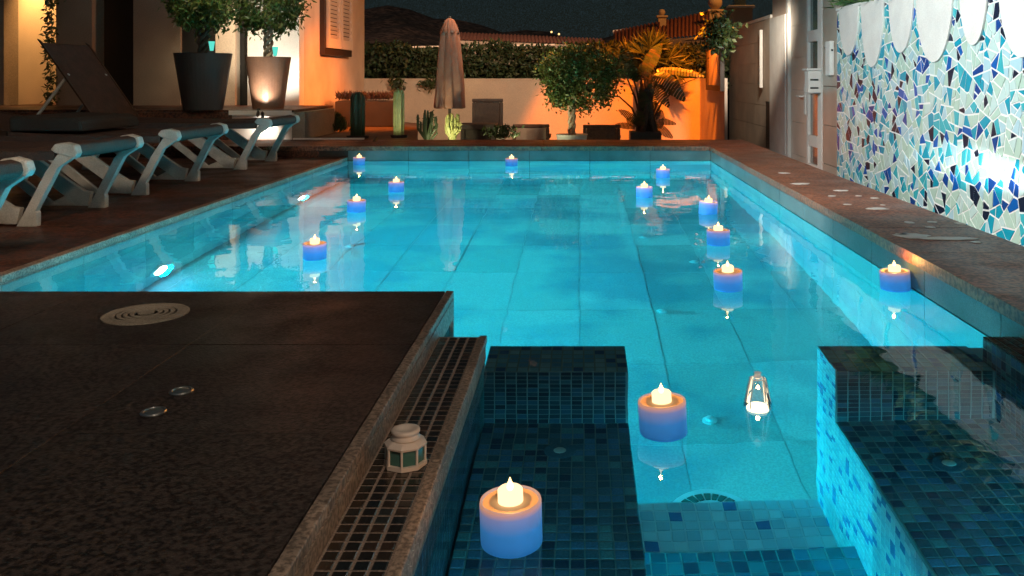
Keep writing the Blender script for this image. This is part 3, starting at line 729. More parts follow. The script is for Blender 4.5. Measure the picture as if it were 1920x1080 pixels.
def chimney(px, py0, py1, w, Y, ball):
    b = at(px, py1, Y); t = at(px, py0, Y); g = MB(); g.box(b.x-w/2,b.x+w/2,Y-.12,Y+.12,b.z-.4,t.z); g.box(b.x-w/2-.04,b.x+w/2+.04,Y-.16,Y+.16,t.z+.001,t.z+.05)
    s_ = g.build('chimney', m_cream, nb)
    if ball:
        r = ball; g = MB(); g.lathe([(r*math.cos(a)+.001, r*math.sin(a)) for a in [math.pi*(k/10-.5) for k in range(11)]], (b.x,Y,t.z+.05+r), 18); g.build('ball_finial', m_cream, s_, smooth=True)
chimney(1241, 33, 52, .20, 22.5, .085); chimney(1341, 22, 40, .30, 21, .17)
g = MB(); p = at(1236,82,20.2); g.tube([p, p+Vector((0,0,.5))], .02); g.build('vent_pipe', m_roof, nb)
n2 = thing('low_house', (-.6,30,0), 'low distant house with a rusty tiled roof above the hedge behind the parasol', 'house')
ribroof(n2, at(858,76,30), at(1140,86,30), at(1130,74,33), at(862,62,33), 40)
g = MB(); a, b = at(740,89,29.5), at(1040,84,29.5); g.tube([a,b],.035); g.build('parapet', m_cream, n2)
g = MB(); g.add([at(858,76,30.05), at(1140,86,30.05), at(1140,200,30.05), at(858,200,30.05)], [(0,1,2,3)]); g.build('wall', m_tan, n2)

# ------------------------------------------------------------------ patio plants
def crown(c, rx, ry, rz, n, L, mat, name, parent, droop=-.2, w=.45):
    g = MB()
    clumps = []
    for _ in range(60):
        a = random.uniform(0,2*math.pi); u = random.uniform(-1,1); r = random.uniform(.72,1.02); s = math.sqrt(1-u*u)
        clumps.append((c[0]+rx*r*s*math.cos(a), c[1]+ry*r*s*math.sin(a), c[2]+rz*r*u))
    for k in range(n):
        q = random.choice(clumps); sg = .17
        p = (q[0]+random.gauss(0,rx*sg), q[1]+random.gauss(0,ry*sg), q[2]+random.gauss(0,rz*sg))
        g.leaf(p, (random.gauss(0,1),random.gauss(0,1),random.gauss(droop,1)), L*random.uniform(.6,1.2), L*w)
    return g.build(name, mat, parent)
def braid(c, z0, z1, r, rad, parent, mat, turns=2.2):
    for k in range(3):
        g = MB(); pts = []
        for i in range(26):
            t = i/25; a = 2*math.pi*(turns*t+k/3); pts.append((c[0]+r*math.cos(a), c[1]+r*math.sin(a), z0+(z1-z0)*t))
        g.tube(pts, rad, 7); g.build('stem', mat, parent, smooth=True)
def conepot(parent, c, z0, z1, r0, r1, mat, lip=.015):
    g = MB(); g.lathe([(r0,0),(r1,z1-z0),(r1+lip*.2,z1-z0),(r1-lip,z1-z0),(r1-lip*1.3,z1-z0-.05)], (c[0],c[1],z0), 40, cap=True); 
    return g.build('pot', mat, parent, smooth=False)
# ball ficus on the patio
t = thing('ficus_tree', (-.1,11.4,ZG), 'ball shaped ficus with a braided trunk in a pale pot on the patio', 'tree')
c = at(1086,142,11.4); crown((c.x,11.4,c.z), .45,.42,.40, 9500, .062, m_leaf, 'crown', t)
cx = at(1072,200,11.4).x; braid((cx,11.4), .0, .75, .035, .022, t, m_trunk)
g = MB(); g.lathe([(.14,0),(.20,.62),(.21,.62),(.18,.60)],(cx,11.4,ZG),28); g.build('pot', m_white, t)
# bird of paradise
t = thing('bird_of_paradise_plant', (1.0,12.6,ZG), 'bird of paradise plant with torn arching leaves in a dark box', 'plant')
def bigleaf(base, tip, w, n=16, mat=m_bop, bend=.3, tear=True):
    g = MB(); base, tip = Vector(base), Vector(tip); d = tip-base; side = d.cross(Vector((0,1,0))).normalized(); 
    if side.length < .1: side = Vector((1,0,0))
    L = d.length
    for sgn in (-1,1):
        for i in range(n):
            t0, t1 = i/n, (i+ (.8 if tear else 1))/n
            f = lambda t: base+d*t+Vector((0,0,-bend*L*t*t+bend*L*t))
            wd = lambda t: w*math.sin(math.pi*min(1,max(0,.08+.9*t)))**.7*random.uniform(.85,1.05)
            g.cur = random.random(); p0, p1 = f(t0), f(t1); y = Vector((0,.25*w*sgn,-.12*w))
            g.add([p0, p1, p1+side*sgn*wd(t1)+y, p0+side*sgn*wd(t0)+y], [(0,1,2,3)])
    return g.build('leaf', mat, t)
bx = at(1210,255,12.6)
for (px0,py0,px1,py1,w,b) in ((1215,150,1255,200,.10,.3),(1222,140,1285,188,.13,.5),(1205,140,1240,80,.10,.1),(1198,150,1150,110,.09,.2),(1196,150,1165,85,.10,.1),(1232,130,1322,142,.06,.1),(1205,150,1215,110,.10,.1),
    (1200,235,1160,205,.06,.2),(1195,235,1175,222,.07,.3),(1225,230,1268,232,.05,.3),(1225,235,1262,258,.07,.2),(1205,235,1195,205,.07,.1),(1190,240,1150,235,.05,.3),(1230,225,1228,190,.08,.1),(1215,215,1200,165,.08,.1),(1222,200,1230,150,.08,.1),(1212,235,1218,190,.09,.1),(1236,240,1240,205,.07,.1)):
    yy = 12.6+random.uniform(-.15,.15); bigleaf(at(px0,py0,yy), at(px1,py1,yy+random.uniform(-.1,.1)), w, bend=b)
for (px1, py1) in ((1150,112),(1285,160),(1240,88),(1166,90),(1320,142),(1130,180)):
    a, b = at(1208,255,12.6), at(px1,py1,12.6); m_ = a.lerp(b,.6)+Vector((0,0,.22)); g = MB(); g.tube([a,a.lerp(m_,.5)+Vector((0,0,.12)),m_,b],[.02,.016,.012,.005],6); g.build('stalk', m_trunkd, t)
g = MB()
for k in range(9):
    a = at(1214+random.gauss(0,10),258,12.6+random.gauss(0,.06)); b = at(1214+random.gauss(0,14),random.uniform(120,165),12.6); g.tube([a,a.lerp(b,.5),b],[.045,.035,.012],7)
g.build('stem_cluster', m_trunkd, t)
g = MB(); g.box(at(1181,0,12.5).x,at(1239,0,12.5).x,12.4,12.8,ZG,at(0,247,12.5).z); g.build('planter_box', m_potd, t)
# fan palm crown behind
t2 = thing('fan_palm', (.9,14,ZG), 'fan palm with drooping orange lit fronds behind the bird of paradise plant', 'tree')
c = at(1215,122,14.2)
for k in range(10):
    a = random.uniform(-.3,math.pi+.3); L = random.uniform(.35,.62); g = MB(); q = c+Vector((math.cos(a)*L*.6,random.uniform(-.3,.3),math.sin(a)*L*.55))
    for m_ in range(26):
        b = a+random.uniform(-.9,.9); g.leaf(q,(math.cos(b),random.gauss(0,.25),math.sin(b)-.25),random.uniform(.25,.4),.022)
    g.tube([c,c.lerp(q,.5)+Vector((0,0,.05)),q],.010,5); g.build('frond', m_leafd, t2)
g = MB(); g.tube([(c.x,14.2,ZG),(c.x,14.2,c.z)],[.07,.05],8); g.build('trunk', m_trunkd, t2)
# columnar cacti
def cactus(px, top, w, Y, mat, label):
    t = thing('columnar_cactus', (at(px,0,Y).x,Y,ZC), label, 'cactus'); x = at(px,0,Y).x; zt = at(0,top,Y).z; h = zt-ZC; r = w/F*Y/2
    prof = [(r*.96,0),(r,h*.5),(r*.98,h*.88)]+[(r*.98*math.cos(a),h-.08+.08*math.sin(a)) for a in [math.pi/2*k/6 for k in range(1,6)]]+[(.004,h)]
    g = MB(); g.lathe(prof,(x,Y,ZC),56,wob=lambda a,z:1+.13*math.cos(7*a+.6)); g.build('stem', mat, t, smooth=True)
    g = MB(); g.lathe([(r*1.5,0),(r*1.7,.03),(r*1.2,.032)],(x,Y,ZC-.001),20); g.build('soil_ring', m_soil, t)
cactus(671,172,25,10.2,m_cactd,'dark columnar cactus standing in front of the purple planted trough')
cactus(748,166,19,10.35,m_cact,'pale lit columnar cactus between the trough and the parasol')
def euphorbia(px, top, Y, mat, label, n, w):
    t = thing('candelabra_euphorbia', (at(px,0,Y).x,Y,ZG), label, 'cactus'); x = at(px,0,Y).x; zt = at(0,top,Y).z; z0 = .05
    rr = random.Random(px)
    for k in range(n):
        a = rr.uniform(0,6.28); o = rr.uniform(.2,1)*w; h = rr.uniform(.55,1); zs = z0+rr.random()*.15; bx_ = Vector((x+math.cos(a)*o*.2,Y+math.sin(a)*o*.2,zs))
        e = Vector((x+math.cos(a)*o,Y+math.sin(a)*o*.6,zs+(zt-zs)*h)); m_ = Vector((e.x,e.y,zs+(e.z-zs)*.45))
        g = MB(); g.tube([bx_,m_,m_.lerp(e,.6),e-Vector((0,0,.012)),e],[.010,.015,.016,.012,.003],6); g.build('branch', mat, t)
        g = MB()
        for _ in range(4): q = e.lerp(m_,rr.random()*.5); g.leaf(q,(rr.gauss(0,1),rr.gauss(0,1),.3),.03,.015)
        g.build('leaflet', mat, t)
    g = MB(); g.tube([(x,Y,ZG),(x,Y,z0+.12)],.035,8); g.build('trunk', mat, t)
euphorbia(801,205,10.6,m_cactd,'dark branching euphorbia beside the pale cactus',22,.15)
euphorbia(850,208,10.7,m_euph,'brightly lit yellow euphorbia below the closed parasol',24,.11)
# parasol
t = thing('closed_parasol', (at(843,0,11.2).x,11.2,ZG), 'tall closed beige parasol with hanging folds on the patio', 'parasol')
x = at(843,0,11.2).x; z0 = at(0,203,11.2).z; z1 = at(0,34,11.2).z; H = z1-z0
prof = [(.160,0),(.165,.02),(.150,H*.25),(.128,H*.5),(.105,H*.72),(.092,H*.84),(.070,H*.92),(.048,H*.97),(.030,H*.99),(.012,H)]
g = MB(); g.lathe(prof,(x,11.2,z0),72,wob=lambda a,z:.86+.42*abs(math.sin(3.5*a+.5+z*.35))**.8+.07*math.cos(11*a+z*4)); g.build('canopy', m_paras, t, smooth=True)
g = MB(); g.lathe([(.118,0),(.10,.06),(.066,.13),(.034,.17)],(x,11.2,z0+H*.83),48,wob=lambda a,z:1+.10*math.cos(6*a)); g.build('top_vent', m_paras, t, smooth=True)
g = MB(); g.tube([(x,11.2,ZG),(x,11.2,z1+.02)],.02,10); g.build('pole', m_trunkd, t)
g = MB(); g.box(x-.25,x+.25,10.95,11.45,ZG,ZG+.06); g.build('base', m_stone, t)
# trough with purple succulents
t = thing('trough_planter', (-3.07,12.6,ZC), 'grey rectangular trough full of purple succulents beside the house wall', 'planter')
xa, xb = at(628,0,12.6).x, at(741,0,12.6).x
g = MB(); g.box(xa,xb,12.6,13.0,ZC,.515); g.build('trough', m_potd, t, bevel=.01)
g = MB(); g.box(xa+.03,xb-.03,12.63,12.97,.5155,.52); g.build('soil', m_soil, t)
g = MB()
for _ in range(1100): g.leaf((random.uniform(xa,xb),random.uniform(12.58,13),.52+random.random()*.06),(random.gauss(0,.5),random.gauss(-.2,.5),1),random.uniform(.05,.12),.015)
g.build('succulents', m_purple, t)
labs = ['dark low bush at the foot of the orange house wall','dark low bush between the house wall bush and the trough']
for k, (px, top) in enumerate(((585,216),(628,214))):
    c = at(px,238,11.3); g = MB(); zt = at(0,top,11.3).z
    for _ in range(600):
        r = abs(random.gauss(0,.08)); a = random.uniform(0,6.28); g.leaf((c.x+r*math.cos(a),11.3+r*math.sin(a),ZC+(zt-ZC)*random.random()*(1-r*3)),(math.cos(a)*.6,math.sin(a)*.6,.9),.07,.02)
    tag(g.build('low_bush', m_leafd), labs[k], 'bush')
# small succulents beyond the coping
c = at(940,250,10.8); g = MB()
for _ in range(260): g.leaf((c.x+random.gauss(0,.10),10.8+random.gauss(0,.04),random.uniform(.1,.24)),(random.gauss(0,.8),-.2,.8),.06,.025)
tag(g.build('low_succulent', m_leafd),'low dark succulents in front of the high backed chair','plant',kind='stuff')

# ------------------------------------------------------------------ patio chairs
def chair(px0, px1, top, Y, mat, panel, label, name='patio_chair'):
    x0, x1 = at(px0,0,Y).x, at(px1,0,Y).x; zt = at(0,top,Y).z; t = thing(name, ((x0+x1)/2,Y,ZG), label, 'chair')
    g = MB(); fr = .05
    g.box(x0,x0+fr,Y,Y+.04,ZG+.3,zt-fr); g.box(x1-fr,x1,Y,Y+.04,ZG+.3,zt-fr); g.box(x0,x1,Y-.001,Y+.041,zt-fr,zt); g.build('back_frame', mat, t, bevel=.012)
    g = MB(); g.box(x0+fr+.001,x1-fr-.001,Y+.01,Y+.03,ZG+.38,zt-fr-.001); g.build('back_panel', panel, t)
    g = MB(); g.box(x0,x1,Y+.045,Y+.50,ZG+.30,ZG+.36); g.build('seat', mat, t, bevel=.01)
    for xx in (x0, x1-.04):
        for yy in (Y+.05, Y+.45): g = MB(); g.box(xx,xx+.04,yy,yy+.04,ZG,ZG+.299); g.build('leg', mat, t)
    for xx in (x0-.01, x1-.04): g = MB(); g.box(xx,xx+.05,Y+.045,Y+.5,ZG+.50,ZG+.54); g.build('armrest', mat, t)
chair(961,1030,233,12.3,m_wicker,m_wickl,'brown framed patio chair with a pale canvas back left of the ficus')
chair(1093,1163,234,12.3,m_wicker,m_wicker,'rust coloured patio chair right of the ficus pot')
chair(885,943,185,12.0,m_dwick,m_dwick,'tall dark high backed patio chair behind the low table')
t = thing('low_table', (at(895,0,11.6).x,11.6,ZG), 'dark low wicker table in front of the high backed chair', 'table')
xa, xb = at(862,0,11.6).x, at(930,0,11.6).x
g = MB(); g.box(xa,xb,11.5,11.9,.17,.245); g.build('table_top', m_dwick, t, bevel=.01)
for xx in (xa+.02, xb-.06):
    for yy in (11.53,11.83): g = MB(); g.box(xx,xx+.05,yy,yy+.05,ZG,.169); g.build('leg', m_dwick, t)
g = MB(); g.box(xa+.08,xb-.08,11.6,11.8,.0,.1695); g.build('apron', m_dwick, t)
o = MB(); o.box(at(931,0,11.5).x,at(947,0,11.5).x,11.45,11.56,ZG,at(0,235,11.5).z); tag(o.build('side_stool', m_wickl, bevel=.01),'small pale square stool beside the dark low table','stool')

# ------------------------------------------------------------------ potted ficus trees on the raised terrace
def potted(px, Y, pw, ptop, pbot, mat, label, crown_c, seed):
    random.seed(seed); x = at(px,0,Y).x; zt = at(0,ptop,Y).z; t = thing('potted_ficus', (x,Y,ZT), label, 'tree')
    r1 = pw/F*Y/2; conepot(t,(x,Y),ZT,zt,r1*.68,r1,mat)
    g = MB(); g.lathe([(r1*.93,0),(r1*.93,.01)],(x,Y,zt-.02),30); g.build('soil', m_soil, t)
    braid((x,Y), zt-.03, zt+.62, .04, .022, t, m_trunk if mat is m_potb else m_trunkd, 2.4)
    crown((x+crown_c[0],Y,zt+crown_c[1]), crown_c[2],crown_c[2]*.9,crown_c[3], 3600, .085, m_leaf, 'crown', t, droop=-.7, w=.35)
    # glowing tealight glass standing on the pot rim
    return x, zt
x1_, z1_ = potted(381,9.95,103,100,210,m_potd,'ficus with braided stem in a tall dark conical pot, left of the two',(-.02,.62,.33,.36),3)
x2_, z2_ = potted(503,10.35,82,107,208,m_potb,'ficus with braided stem in a tall lit bronze pot on the white edged step',(.0,.64,.36,.34),4)
e_teal = MEM('teal glow', (.15,1,.8), .7)
for k,(px,py,Y,lab) in enumerate(((397,86,9.85,'small glowing turquoise glass on the rim of the dark pot'),(516,96,10.2,'small glowing turquoise glass on the rim of the bronze pot'))):
    c = at(px,py,Y); t = thing('tealight_glass', (c.x,c.y,c.z-.06), lab, 'candle holder')
    g = MB(); g.lathe([(.018,-.055),(.034,.05),(.030,.05),(.016,-.045)],tuple(c),16); g.build('glass', e_teal, t, smooth=True)
    g = MB(); g.lathe([(.010,-.06),(.010,-.0551)],tuple(c),10); g.build('glass_foot', m_lglass, t)

# ------------------------------------------------------------------ sun loungers
def make_lounger(name, X, Y0, Y1, back, label, towel=False):
    """X foot end, Y0..Y1 width; back = backrest angle; head end towards -x"""
    t = thing(name, (X,(Y0+Y1)/2,ZD), label, 'sun lounger', 'white framed sun loungers in a row along the pool')
    w = Y1-Y0
    P_ = lambda x, z: (X+x, ZD+z)
    for s, ys in ((0,Y0),(1,Y1-.045)):
        def plate(poly, nm, a=ys, b=ys+.045, bev=.006, mat=m_pvc):
            g = MB(); g.prism([P_(*q) for q in poly], lambda u,v,q:(u,q,v), a, b); return g.build(nm, mat, t, bevel=bev)
        plate([(.02,.405),(-.05,.395),(-.115,.30),(-.235,.070),(-.275,.0),(-.165,.0),(-.165,.075),(-.170,.085),(-.048,.32),(.030,.372)], 'leg', bev=.003)
        plate([(-.2755,.012),(-.2555,.10),(-.30,.105),(-.40,.17),(-.66,.355),(-.66,.36),(-.80,.36),(-.80,.35),(-.42,.075),(-.34,.012)], 'brace', ys+.004, ys+.041)
        plate([(-.3405,.012),(-.425,.072),(-.50,.035),(-.90,.355),(-1.0,.355),(-.56,.012)], 'brace', ys+.008, ys+.037)
        plate([(-1.05,.355),(-1.95,.355),(-1.95,.41),(-.07,.41),(-.07,.3615),(-1.05,.3615)], 'side_rail', ys+.002, ys+.043, mat=m_fabric)
        plate([(-1.62,.0),(-1.53,.0),(-1.38,.354),(-1.50,.354)], 'leg')
    g = MB(); g.prism([P_(x,z) for x,z in ((.03,.375),(.045,.40),(.035,.44),(-.01,.452),(-.06,.445),(-.085,.42),(-.08,.385),(-.02,.362))], lambda u,v,q:(u,q,v), Y0+.055, Y1-.055)
    g.build('foot_bar', m_fabric, t, bevel=.012)
    for a, b in ((Y0-.004,Y0+.054),(Y1-.054,Y1+.004)):
        g = MB(); g.prism([P_(x,z) for x,z in ((.045,.37),(.062,.40),(.048,.445),(-.01,.46),(-.065,.452),(-.09,.42),(-.066,.402),(.021,.3755))], lambda u,v,q:(u,q,v), a, b); g.build('end_cap', m_pvc, t, bevel=.01)
    HX = -1.5 if back > 30 else -1.15
    g = MB(); xs = [-.08+(HX+.08)*k/10 for k in range(11)]
    up = [P_(x, .435-.020*math.sin(math.pi*k/10)) for k, x in enumerate(xs)]; dn = [P_(x, .412-.020*math.sin(math.pi*k/10)) for k, x in enumerate(xs)]
    g.prism(up+dn[::-1], lambda u,v,q:(u,q,v), Y0+.05, Y1-.05); g.build('seat', m_fabric, t)
    L = .85 if back > 30 else .8
    ca, sa = math.cos(R(back)), math.sin(R(back)); B = lambda s, h: P_(HX-s*ca-h*sa*-1*-1, .425+s*sa+h*ca)
    g = MB(); pr_ = [(0,.012),(L*.3,.02),(L*.7,.016),(L,.012),(L,-.012),(L*.5,-.01),(0,-.012)]
    g.prism([B(s,h) for s,h in pr_], lambda u,v,q:(u,q,v), Y0+.045, Y1-.045); g.build('backrest', m_fabric, t, bevel=.005)
    for ys in (Y0+.02, Y1-.044): g = MB(); g.prism([B(s,h) for s,h in ((0,.02),(L+.03,.02),(L+.03,-.02),(0,-.02))], lambda u,v,q:(u,q,v), ys, ys+.024); g.build('back_frame', m_dwood, t)
    if back > 30:
        g = MB(); a = B(L*.62,-.02); b = P_(HX-.62,.40)
        g.tube([(a[0],Y0+.1,a[1]),(b[0],Y0+.1,b[1])],.014,6); g.build('back_strut', m_pvc, t); g = MB(); g.tube([(a[0],Y1-.1,a[1]),(b[0],Y1-.1,b[1])],.014,6); g.build('back_strut', m_pvc, t)
    if towel:
        g = MB(); g.prism([P_(x,z) for x,z in ((-.62,.437),(-.64,.51),(-.70,.535),(-1.14,.545),(-1.14,.44))], lambda u,v,q:(u,q,v), Y0+.03, Y1-.03)
        tag(g.build('folded_cushion', m_towel, None, bevel=.02), 'dark folded cushion lying on the '+towel, 'cushion')
    return t
make_lounger('sun_lounger',-2.50,3.15,3.95,8,'nearest sun lounger, its foot end cut off at the left edge of the photo')
make_lounger('sun_lounger',-2.80,4.80,5.54,10,'second nearest sun lounger, left of the pool lamp reflection, white legs close to the edge')
make_lounger('sun_lounger',-2.83,6.08,6.95,10,'third sun lounger from the left edge, between the near pair and the raised one', towel='third lounger from the left edge')
make_lounger('sun_lounger',-2.79,7.78,8.60,55,'farthest sun lounger, the only one with its backrest raised')

# ------------------------------------------------------------------ floating candles
def make_candle():
    t = thing('floating_candle', (0,0,0), 'x', 'candle', 'blue floating candles on the pool')
    r, h = .055, .100
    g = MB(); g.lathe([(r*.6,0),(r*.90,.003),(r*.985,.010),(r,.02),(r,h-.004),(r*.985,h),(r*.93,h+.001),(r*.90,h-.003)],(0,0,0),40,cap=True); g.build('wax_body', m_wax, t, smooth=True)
    g = MB(); g.lathe([(r*.91,h-.0029),(r*.6,h-.0035),(.022,h-.0036)],(0,0,0),40,cap=True); g.build('wax_top', m_waxtop, t)
    g = MB(); g.lathe([(.0225,h-.003),(.0225,h+.018),(.020,h+.021),(.018,h+.019),(.006,h+.017)],(0,0,0),24); g.build('led_cup', e_led, t, smooth=True)
    g = MB(); g.lathe([(.004,h+.017),(.0068,h+.022),(.0058,h+.028),(.0026,h+.035),(.0006,h+.041)],(0,0,0),12); g.build('flame', e_flame, t, smooth=True)
    lamp('flame_light','POINT',(0,0,h+.047),.24,(1,.42,.10),size=.004,parent=t)
    return t
c0 = make_candle()
CAND = [(960,935,116,'largest nearest candle floating above the dark left bench'),
 (1245,750,90,'candle floating over the channel left of the glass lantern'),
 (1706,507,57,'candle touching the right pool wall and lighting it orange'),
 (590,455,43,'candle alone on the left side of the pool above the platform corner'),
 (1366,507,54,'nearest of the row of candles near the right side, in front of two close ones'),
 (1347,431,44,'candle just behind the nearest one of the right hand row'),
 (1327,378,35,'candle third in the right hand row, behind the close pair'),
 (1243,317,26,'candle farthest right near the far pool wall'),
 (1208,350,31,'candle left of the right hand row, in front of the far right one'),
 (959,297,23,'candle alone by the middle of the far pool wall'),
 (673,295,22,'candle in the far left corner of the pool'),
 (743,341,29,'candle near the far left corner, right of the left column of candles'),
 (668,375,34,'candle in front of the far left corner beside the deck edge')]
for k, (px, py, w, lab) in enumerate(CAND):
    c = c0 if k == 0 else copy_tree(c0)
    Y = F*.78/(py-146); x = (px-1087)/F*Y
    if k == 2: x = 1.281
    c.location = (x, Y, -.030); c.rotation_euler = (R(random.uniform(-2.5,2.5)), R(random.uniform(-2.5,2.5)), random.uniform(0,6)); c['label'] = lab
    s = w*Y/F/.11; s = max(.95, min(1.08, s)); c.scale = (s, s, 1)
    if k == 2:
        for ch_ in kids(c):
            if ch_.type == 'LIGHT': ch_.data = ch_.data.copy(); ch_.data.energy = 1.1
# glass lantern floating
Y = 2.26; x = .457
t = thing('glass_lantern', (x,Y,0), 'clear glass lantern with a glowing wick floating over the channel', 'lantern')
g = MB()
for k in range(4):
    a = math.pi/4+k*math.pi/2; g.tube([(x+.034*math.cos(a),Y+.034*math.sin(a),.008),(x+.021*math.cos(a),Y+.021*math.sin(a),.078)],.0014,6)
g.tube([(x+.021*math.cos(a),Y+.021*math.sin(a),.078) for a in [math.pi/4+k*math.pi/2 for k in range(5)]],.0014,6)
g.build('frame', m_frost, t)
g = MB(); g.lathe([(.036,.0),(.036,.012),(.022,.078)],(x,Y,0),24,cap=False); g.build('glass', m_clear, t, smooth=True)
g = MB(); g.lathe([(.006,0),(.010,.004),(.008,.012),(.010,.016)],(x,Y,.078),12); g.build('knob', m_frost, t)
g = MB(); g.lathe([(.028,-.004),(.029,.004),(.024,.010),(.004,.011)],(x,Y,0),24); g.build('glowing_wax', e_cup, t, smooth=True)
lamp('wick_light','POINT',(x,Y,.024),.10,(1,.5,.25),size=.006,parent=t)
# white lantern on the ledge
Y = 1.80; x = -.356; zb = ZL+.001
t = thing('octagonal_lantern', (x,Y,zb), 'small cream octagonal lantern with greenish panes on the mosaic ledge', 'lantern')
n = 8; r0, r1 = .040, .040
g = MB(); g.lathe([(.044,0),(.044,.008),(.040,.008)],(x,Y,zb),8); g.build('base', m_lantern, t)
g = MB()
for k in range(8):
    a = 2*math.pi*k/8; g.tube([(x+.040*math.cos(a),Y+.040*math.sin(a),zb+.006),(x+.040*math.cos(a),Y+.040*math.sin(a),zb+.042)],.0026,6)
g.build('posts', m_lantern, t)
g = MB(); g.lathe([(.037,.0085),(.037,.0395)],(x,Y,zb),8); g.build('glass_pane', m_lglass, t)
g = MB(); g.lathe([(.043,.040),(.044,.044),(.036,.050),(.031,.052)],(x,Y,zb),8); g.build('roof', m_lantern, t)
g = MB(); g.lathe([(.028,.0522),(.030,.055),(.025,.060),(.025,.063),(.029,.066),(.029,.071),(.022,.0735),(.018,.072),(.014,.067)],(x,Y,zb),28); g.build('chimney_ring', m_lantern, t, smooth=True)

# ------------------------------------------------------------------ covers, plates, nozzles
c = at(274,590,F*(CAMH-ZP)/444)
t = thing('skimmer_lid', (c.x,c.y,ZP), 'large round pale skimmer lid with concentric rings in the platform', 'drain cover')
g = MB(); g.lathe([(.124,0),(.124,.0035),(.117,.0045),(.112,.0035)],(c.x,c.y,ZP+.001),48); g.build('rim', m_coverp, t)
for k, r in enumerate((.100,.082,.064,.046)): g = MB(); g.lathe([(r,.0046),(r,.006),(r-.010,.0065),(r-.013,.0046)],(c.x,c.y,ZP+.0002),44); g.build('ring', m_coverp, t)
g = MB(); g.lathe([(.024,.0048),(.024,.008),(.010,.0095),(.002,.0098)],(c.x,c.y,ZP+.0002),24); g.build('hub', m_coverp, t)
for px, py, lab in ((340,736,'round metal plate set in the platform, farther of the two small ones'),(288,775,'round metal plate set in the platform, nearer of the two small ones')):
    c = at(px,py,F*(CAMH-ZP)/(py-146)); t = thing('cover_plate', (c.x,c.y,ZP), lab, 'cover plate')
    g = MB(); g.lathe([(.026,0),(.027,.003),(.025,.0055),(.021,.0055),(.020,.003)],(c.x,c.y,ZP+.0008),32); g.build('rim', m_steel, t, smooth=False)
    g = MB(); g.lathe([(.019,.0032),(.014,.006),(.004,.007)],(c.x,c.y,ZP+.0008),28); g.build('button', m_steel, t)
m_noz = PM('nozzle plastic', (.8,.85,.85), rough=.4)
def refr(px, py, zfun):
    """horizontal distance where the refracted ray through this pixel meets depth zfun"""
    te = (py-146)/F; S = CAMH/te; el = math.atan(te); rr = math.acos(math.cos(el)/1.333); Y = S
    for _ in range(20): Y = S - zfun(Y)/math.tan(rr)
    return Vector(((px-1087)/F*Y, Y, zfun(Y)))
for px, py, lab in ((1330,790,'white floor nozzle below the channel candle, nearest of the floor nozzles'),(1240,585,'white floor nozzle in the middle of the pool floor below the nearest right hand candle'),(1302,492,'white floor nozzle left of the nearest candle of the right hand row'),(1205,445,'farthest white floor nozzle, in front of the candle left of the right hand row'),(655,465,'white floor nozzle on the left side of the pool floor')):
    c = refr(px,py,floor_z); t = thing('floor_nozzle', tuple(c), lab, 'pool nozzle')
    g = MB(); g.lathe([(.030,0),(.030,.006),(.018,.010)],tuple(c),20); g.build('flange', m_noz, t)
    g = MB(); g.lathe([(.016,.0101),(.016,.025),(.008,.03)],tuple(c),16); g.build('spout', m_noz, t)
for px, py, lab in ((1050,845,'round air jet plate on the dark left bench'),(1780,878,'round air jet plate on the dark right bench')):
    c = refr(px,py,lambda y: ZB+.001); t = thing('air_jet_plate', tuple(c), lab, 'pool nozzle')
    g = MB(); g.lathe([(.045,0),(.045,.002),(.040,.003)],tuple(c),32); g.build('ring', m_mos, t)
    g = MB(); g.lathe([(.018,.0031),(.016,.006),(.004,.007)],tuple(c),20); g.build('button', PM('jet plastic',(.3,.5,.48),rough=.4), t)
t = thing('wall_nozzle', (XR,6.1,-.12), 'small round return nozzle in the right pool wall', 'pool nozzle')
g = MB(); M = Matrix.Translation((XR,6.0,-.12)) @ Matrix.Rotation(R(-90),4,'Y'); q = MB(); q.lathe([(.03,0),(.03,.005),(.016,.012)],(0,0,0),20); g.add(q.v, q.f, M); g.build('flange', m_noz, t)
# fan shaped floor grille at the end of the channel
t = thing('floor_grille', (.42,2.86,floor_z(2.86)), 'white half round floor grille with slots at the end of the channel', 'grille')
c = Vector((.42,2.81,floor_z(2.86)+.002)); g = MB()
for k in range(11):
    a0 = math.pi*(k+.12)/11; a1 = math.pi*(k+.88)/11
    g.prism([(c.x+r*math.cos(a),c.y+r*math.sin(a)) for r,a in ((.07,a0),(.105,a0),(.105,a1),(.07,a1))], lambda u,v,q:(u,v,c.z+q), .004, .008)
g.build('slots', m_grout_d, t)
g = MB(); g.prism([(c.x+.13*math.cos(math.pi*k/24),c.y+.13*math.sin(math.pi*k/24)) for k in range(25)], lambda u,v,q:(u,v,c.z+q), 0, .0035); g.build('plate', m_noz, t)

# ------------------------------------------------------------------ pool lamps, local lamps and added unseen lamps
CY_ = (.0,.70,.95)
def pool_lamp(x, y, z, d, power, label, spread=180):
    d = Vector(d).normalized(); t = thing('pool_lamp', (x,y,z), label, 'pool lamp')
    M = Matrix.Translation((x,y,z)) @ d.to_track_quat('Z','Y').to_matrix().to_4x4()
    q = MB(); q.lathe([(.095,0),(.095,.010),(.078,.016),(.074,.010)],(0,0,0),32); g = MB(); g.add(q.v,q.f,M); g.build('rim', m_noz, t)
    q = MB(); q.lathe([(.070,.0101),(.068,.020),(.04,.026),(.002,.028)],(0,0,0),28); g = MB(); g.add(q.v,q.f,M); g.build('lens', e_pool, t, smooth=True)
    o = lamp('lens_light','AREA',Vector((x,y,z))+d*.045,power,CY_,target=Vector((x,y,z))+d,size=.16,parent=t,shape='DISK'); o.data.spread = R(spread)
    return t
pool_lamp(XL+.001,4.95,-1.08,(1,0,-.03),430,'glowing underwater lamp on the left pool wall, nearer of the two')
pool_lamp(XL+.001,7.45,-1.15,(1,0,-.03),290,'glowing underwater lamp on the left pool wall, farther of the two')
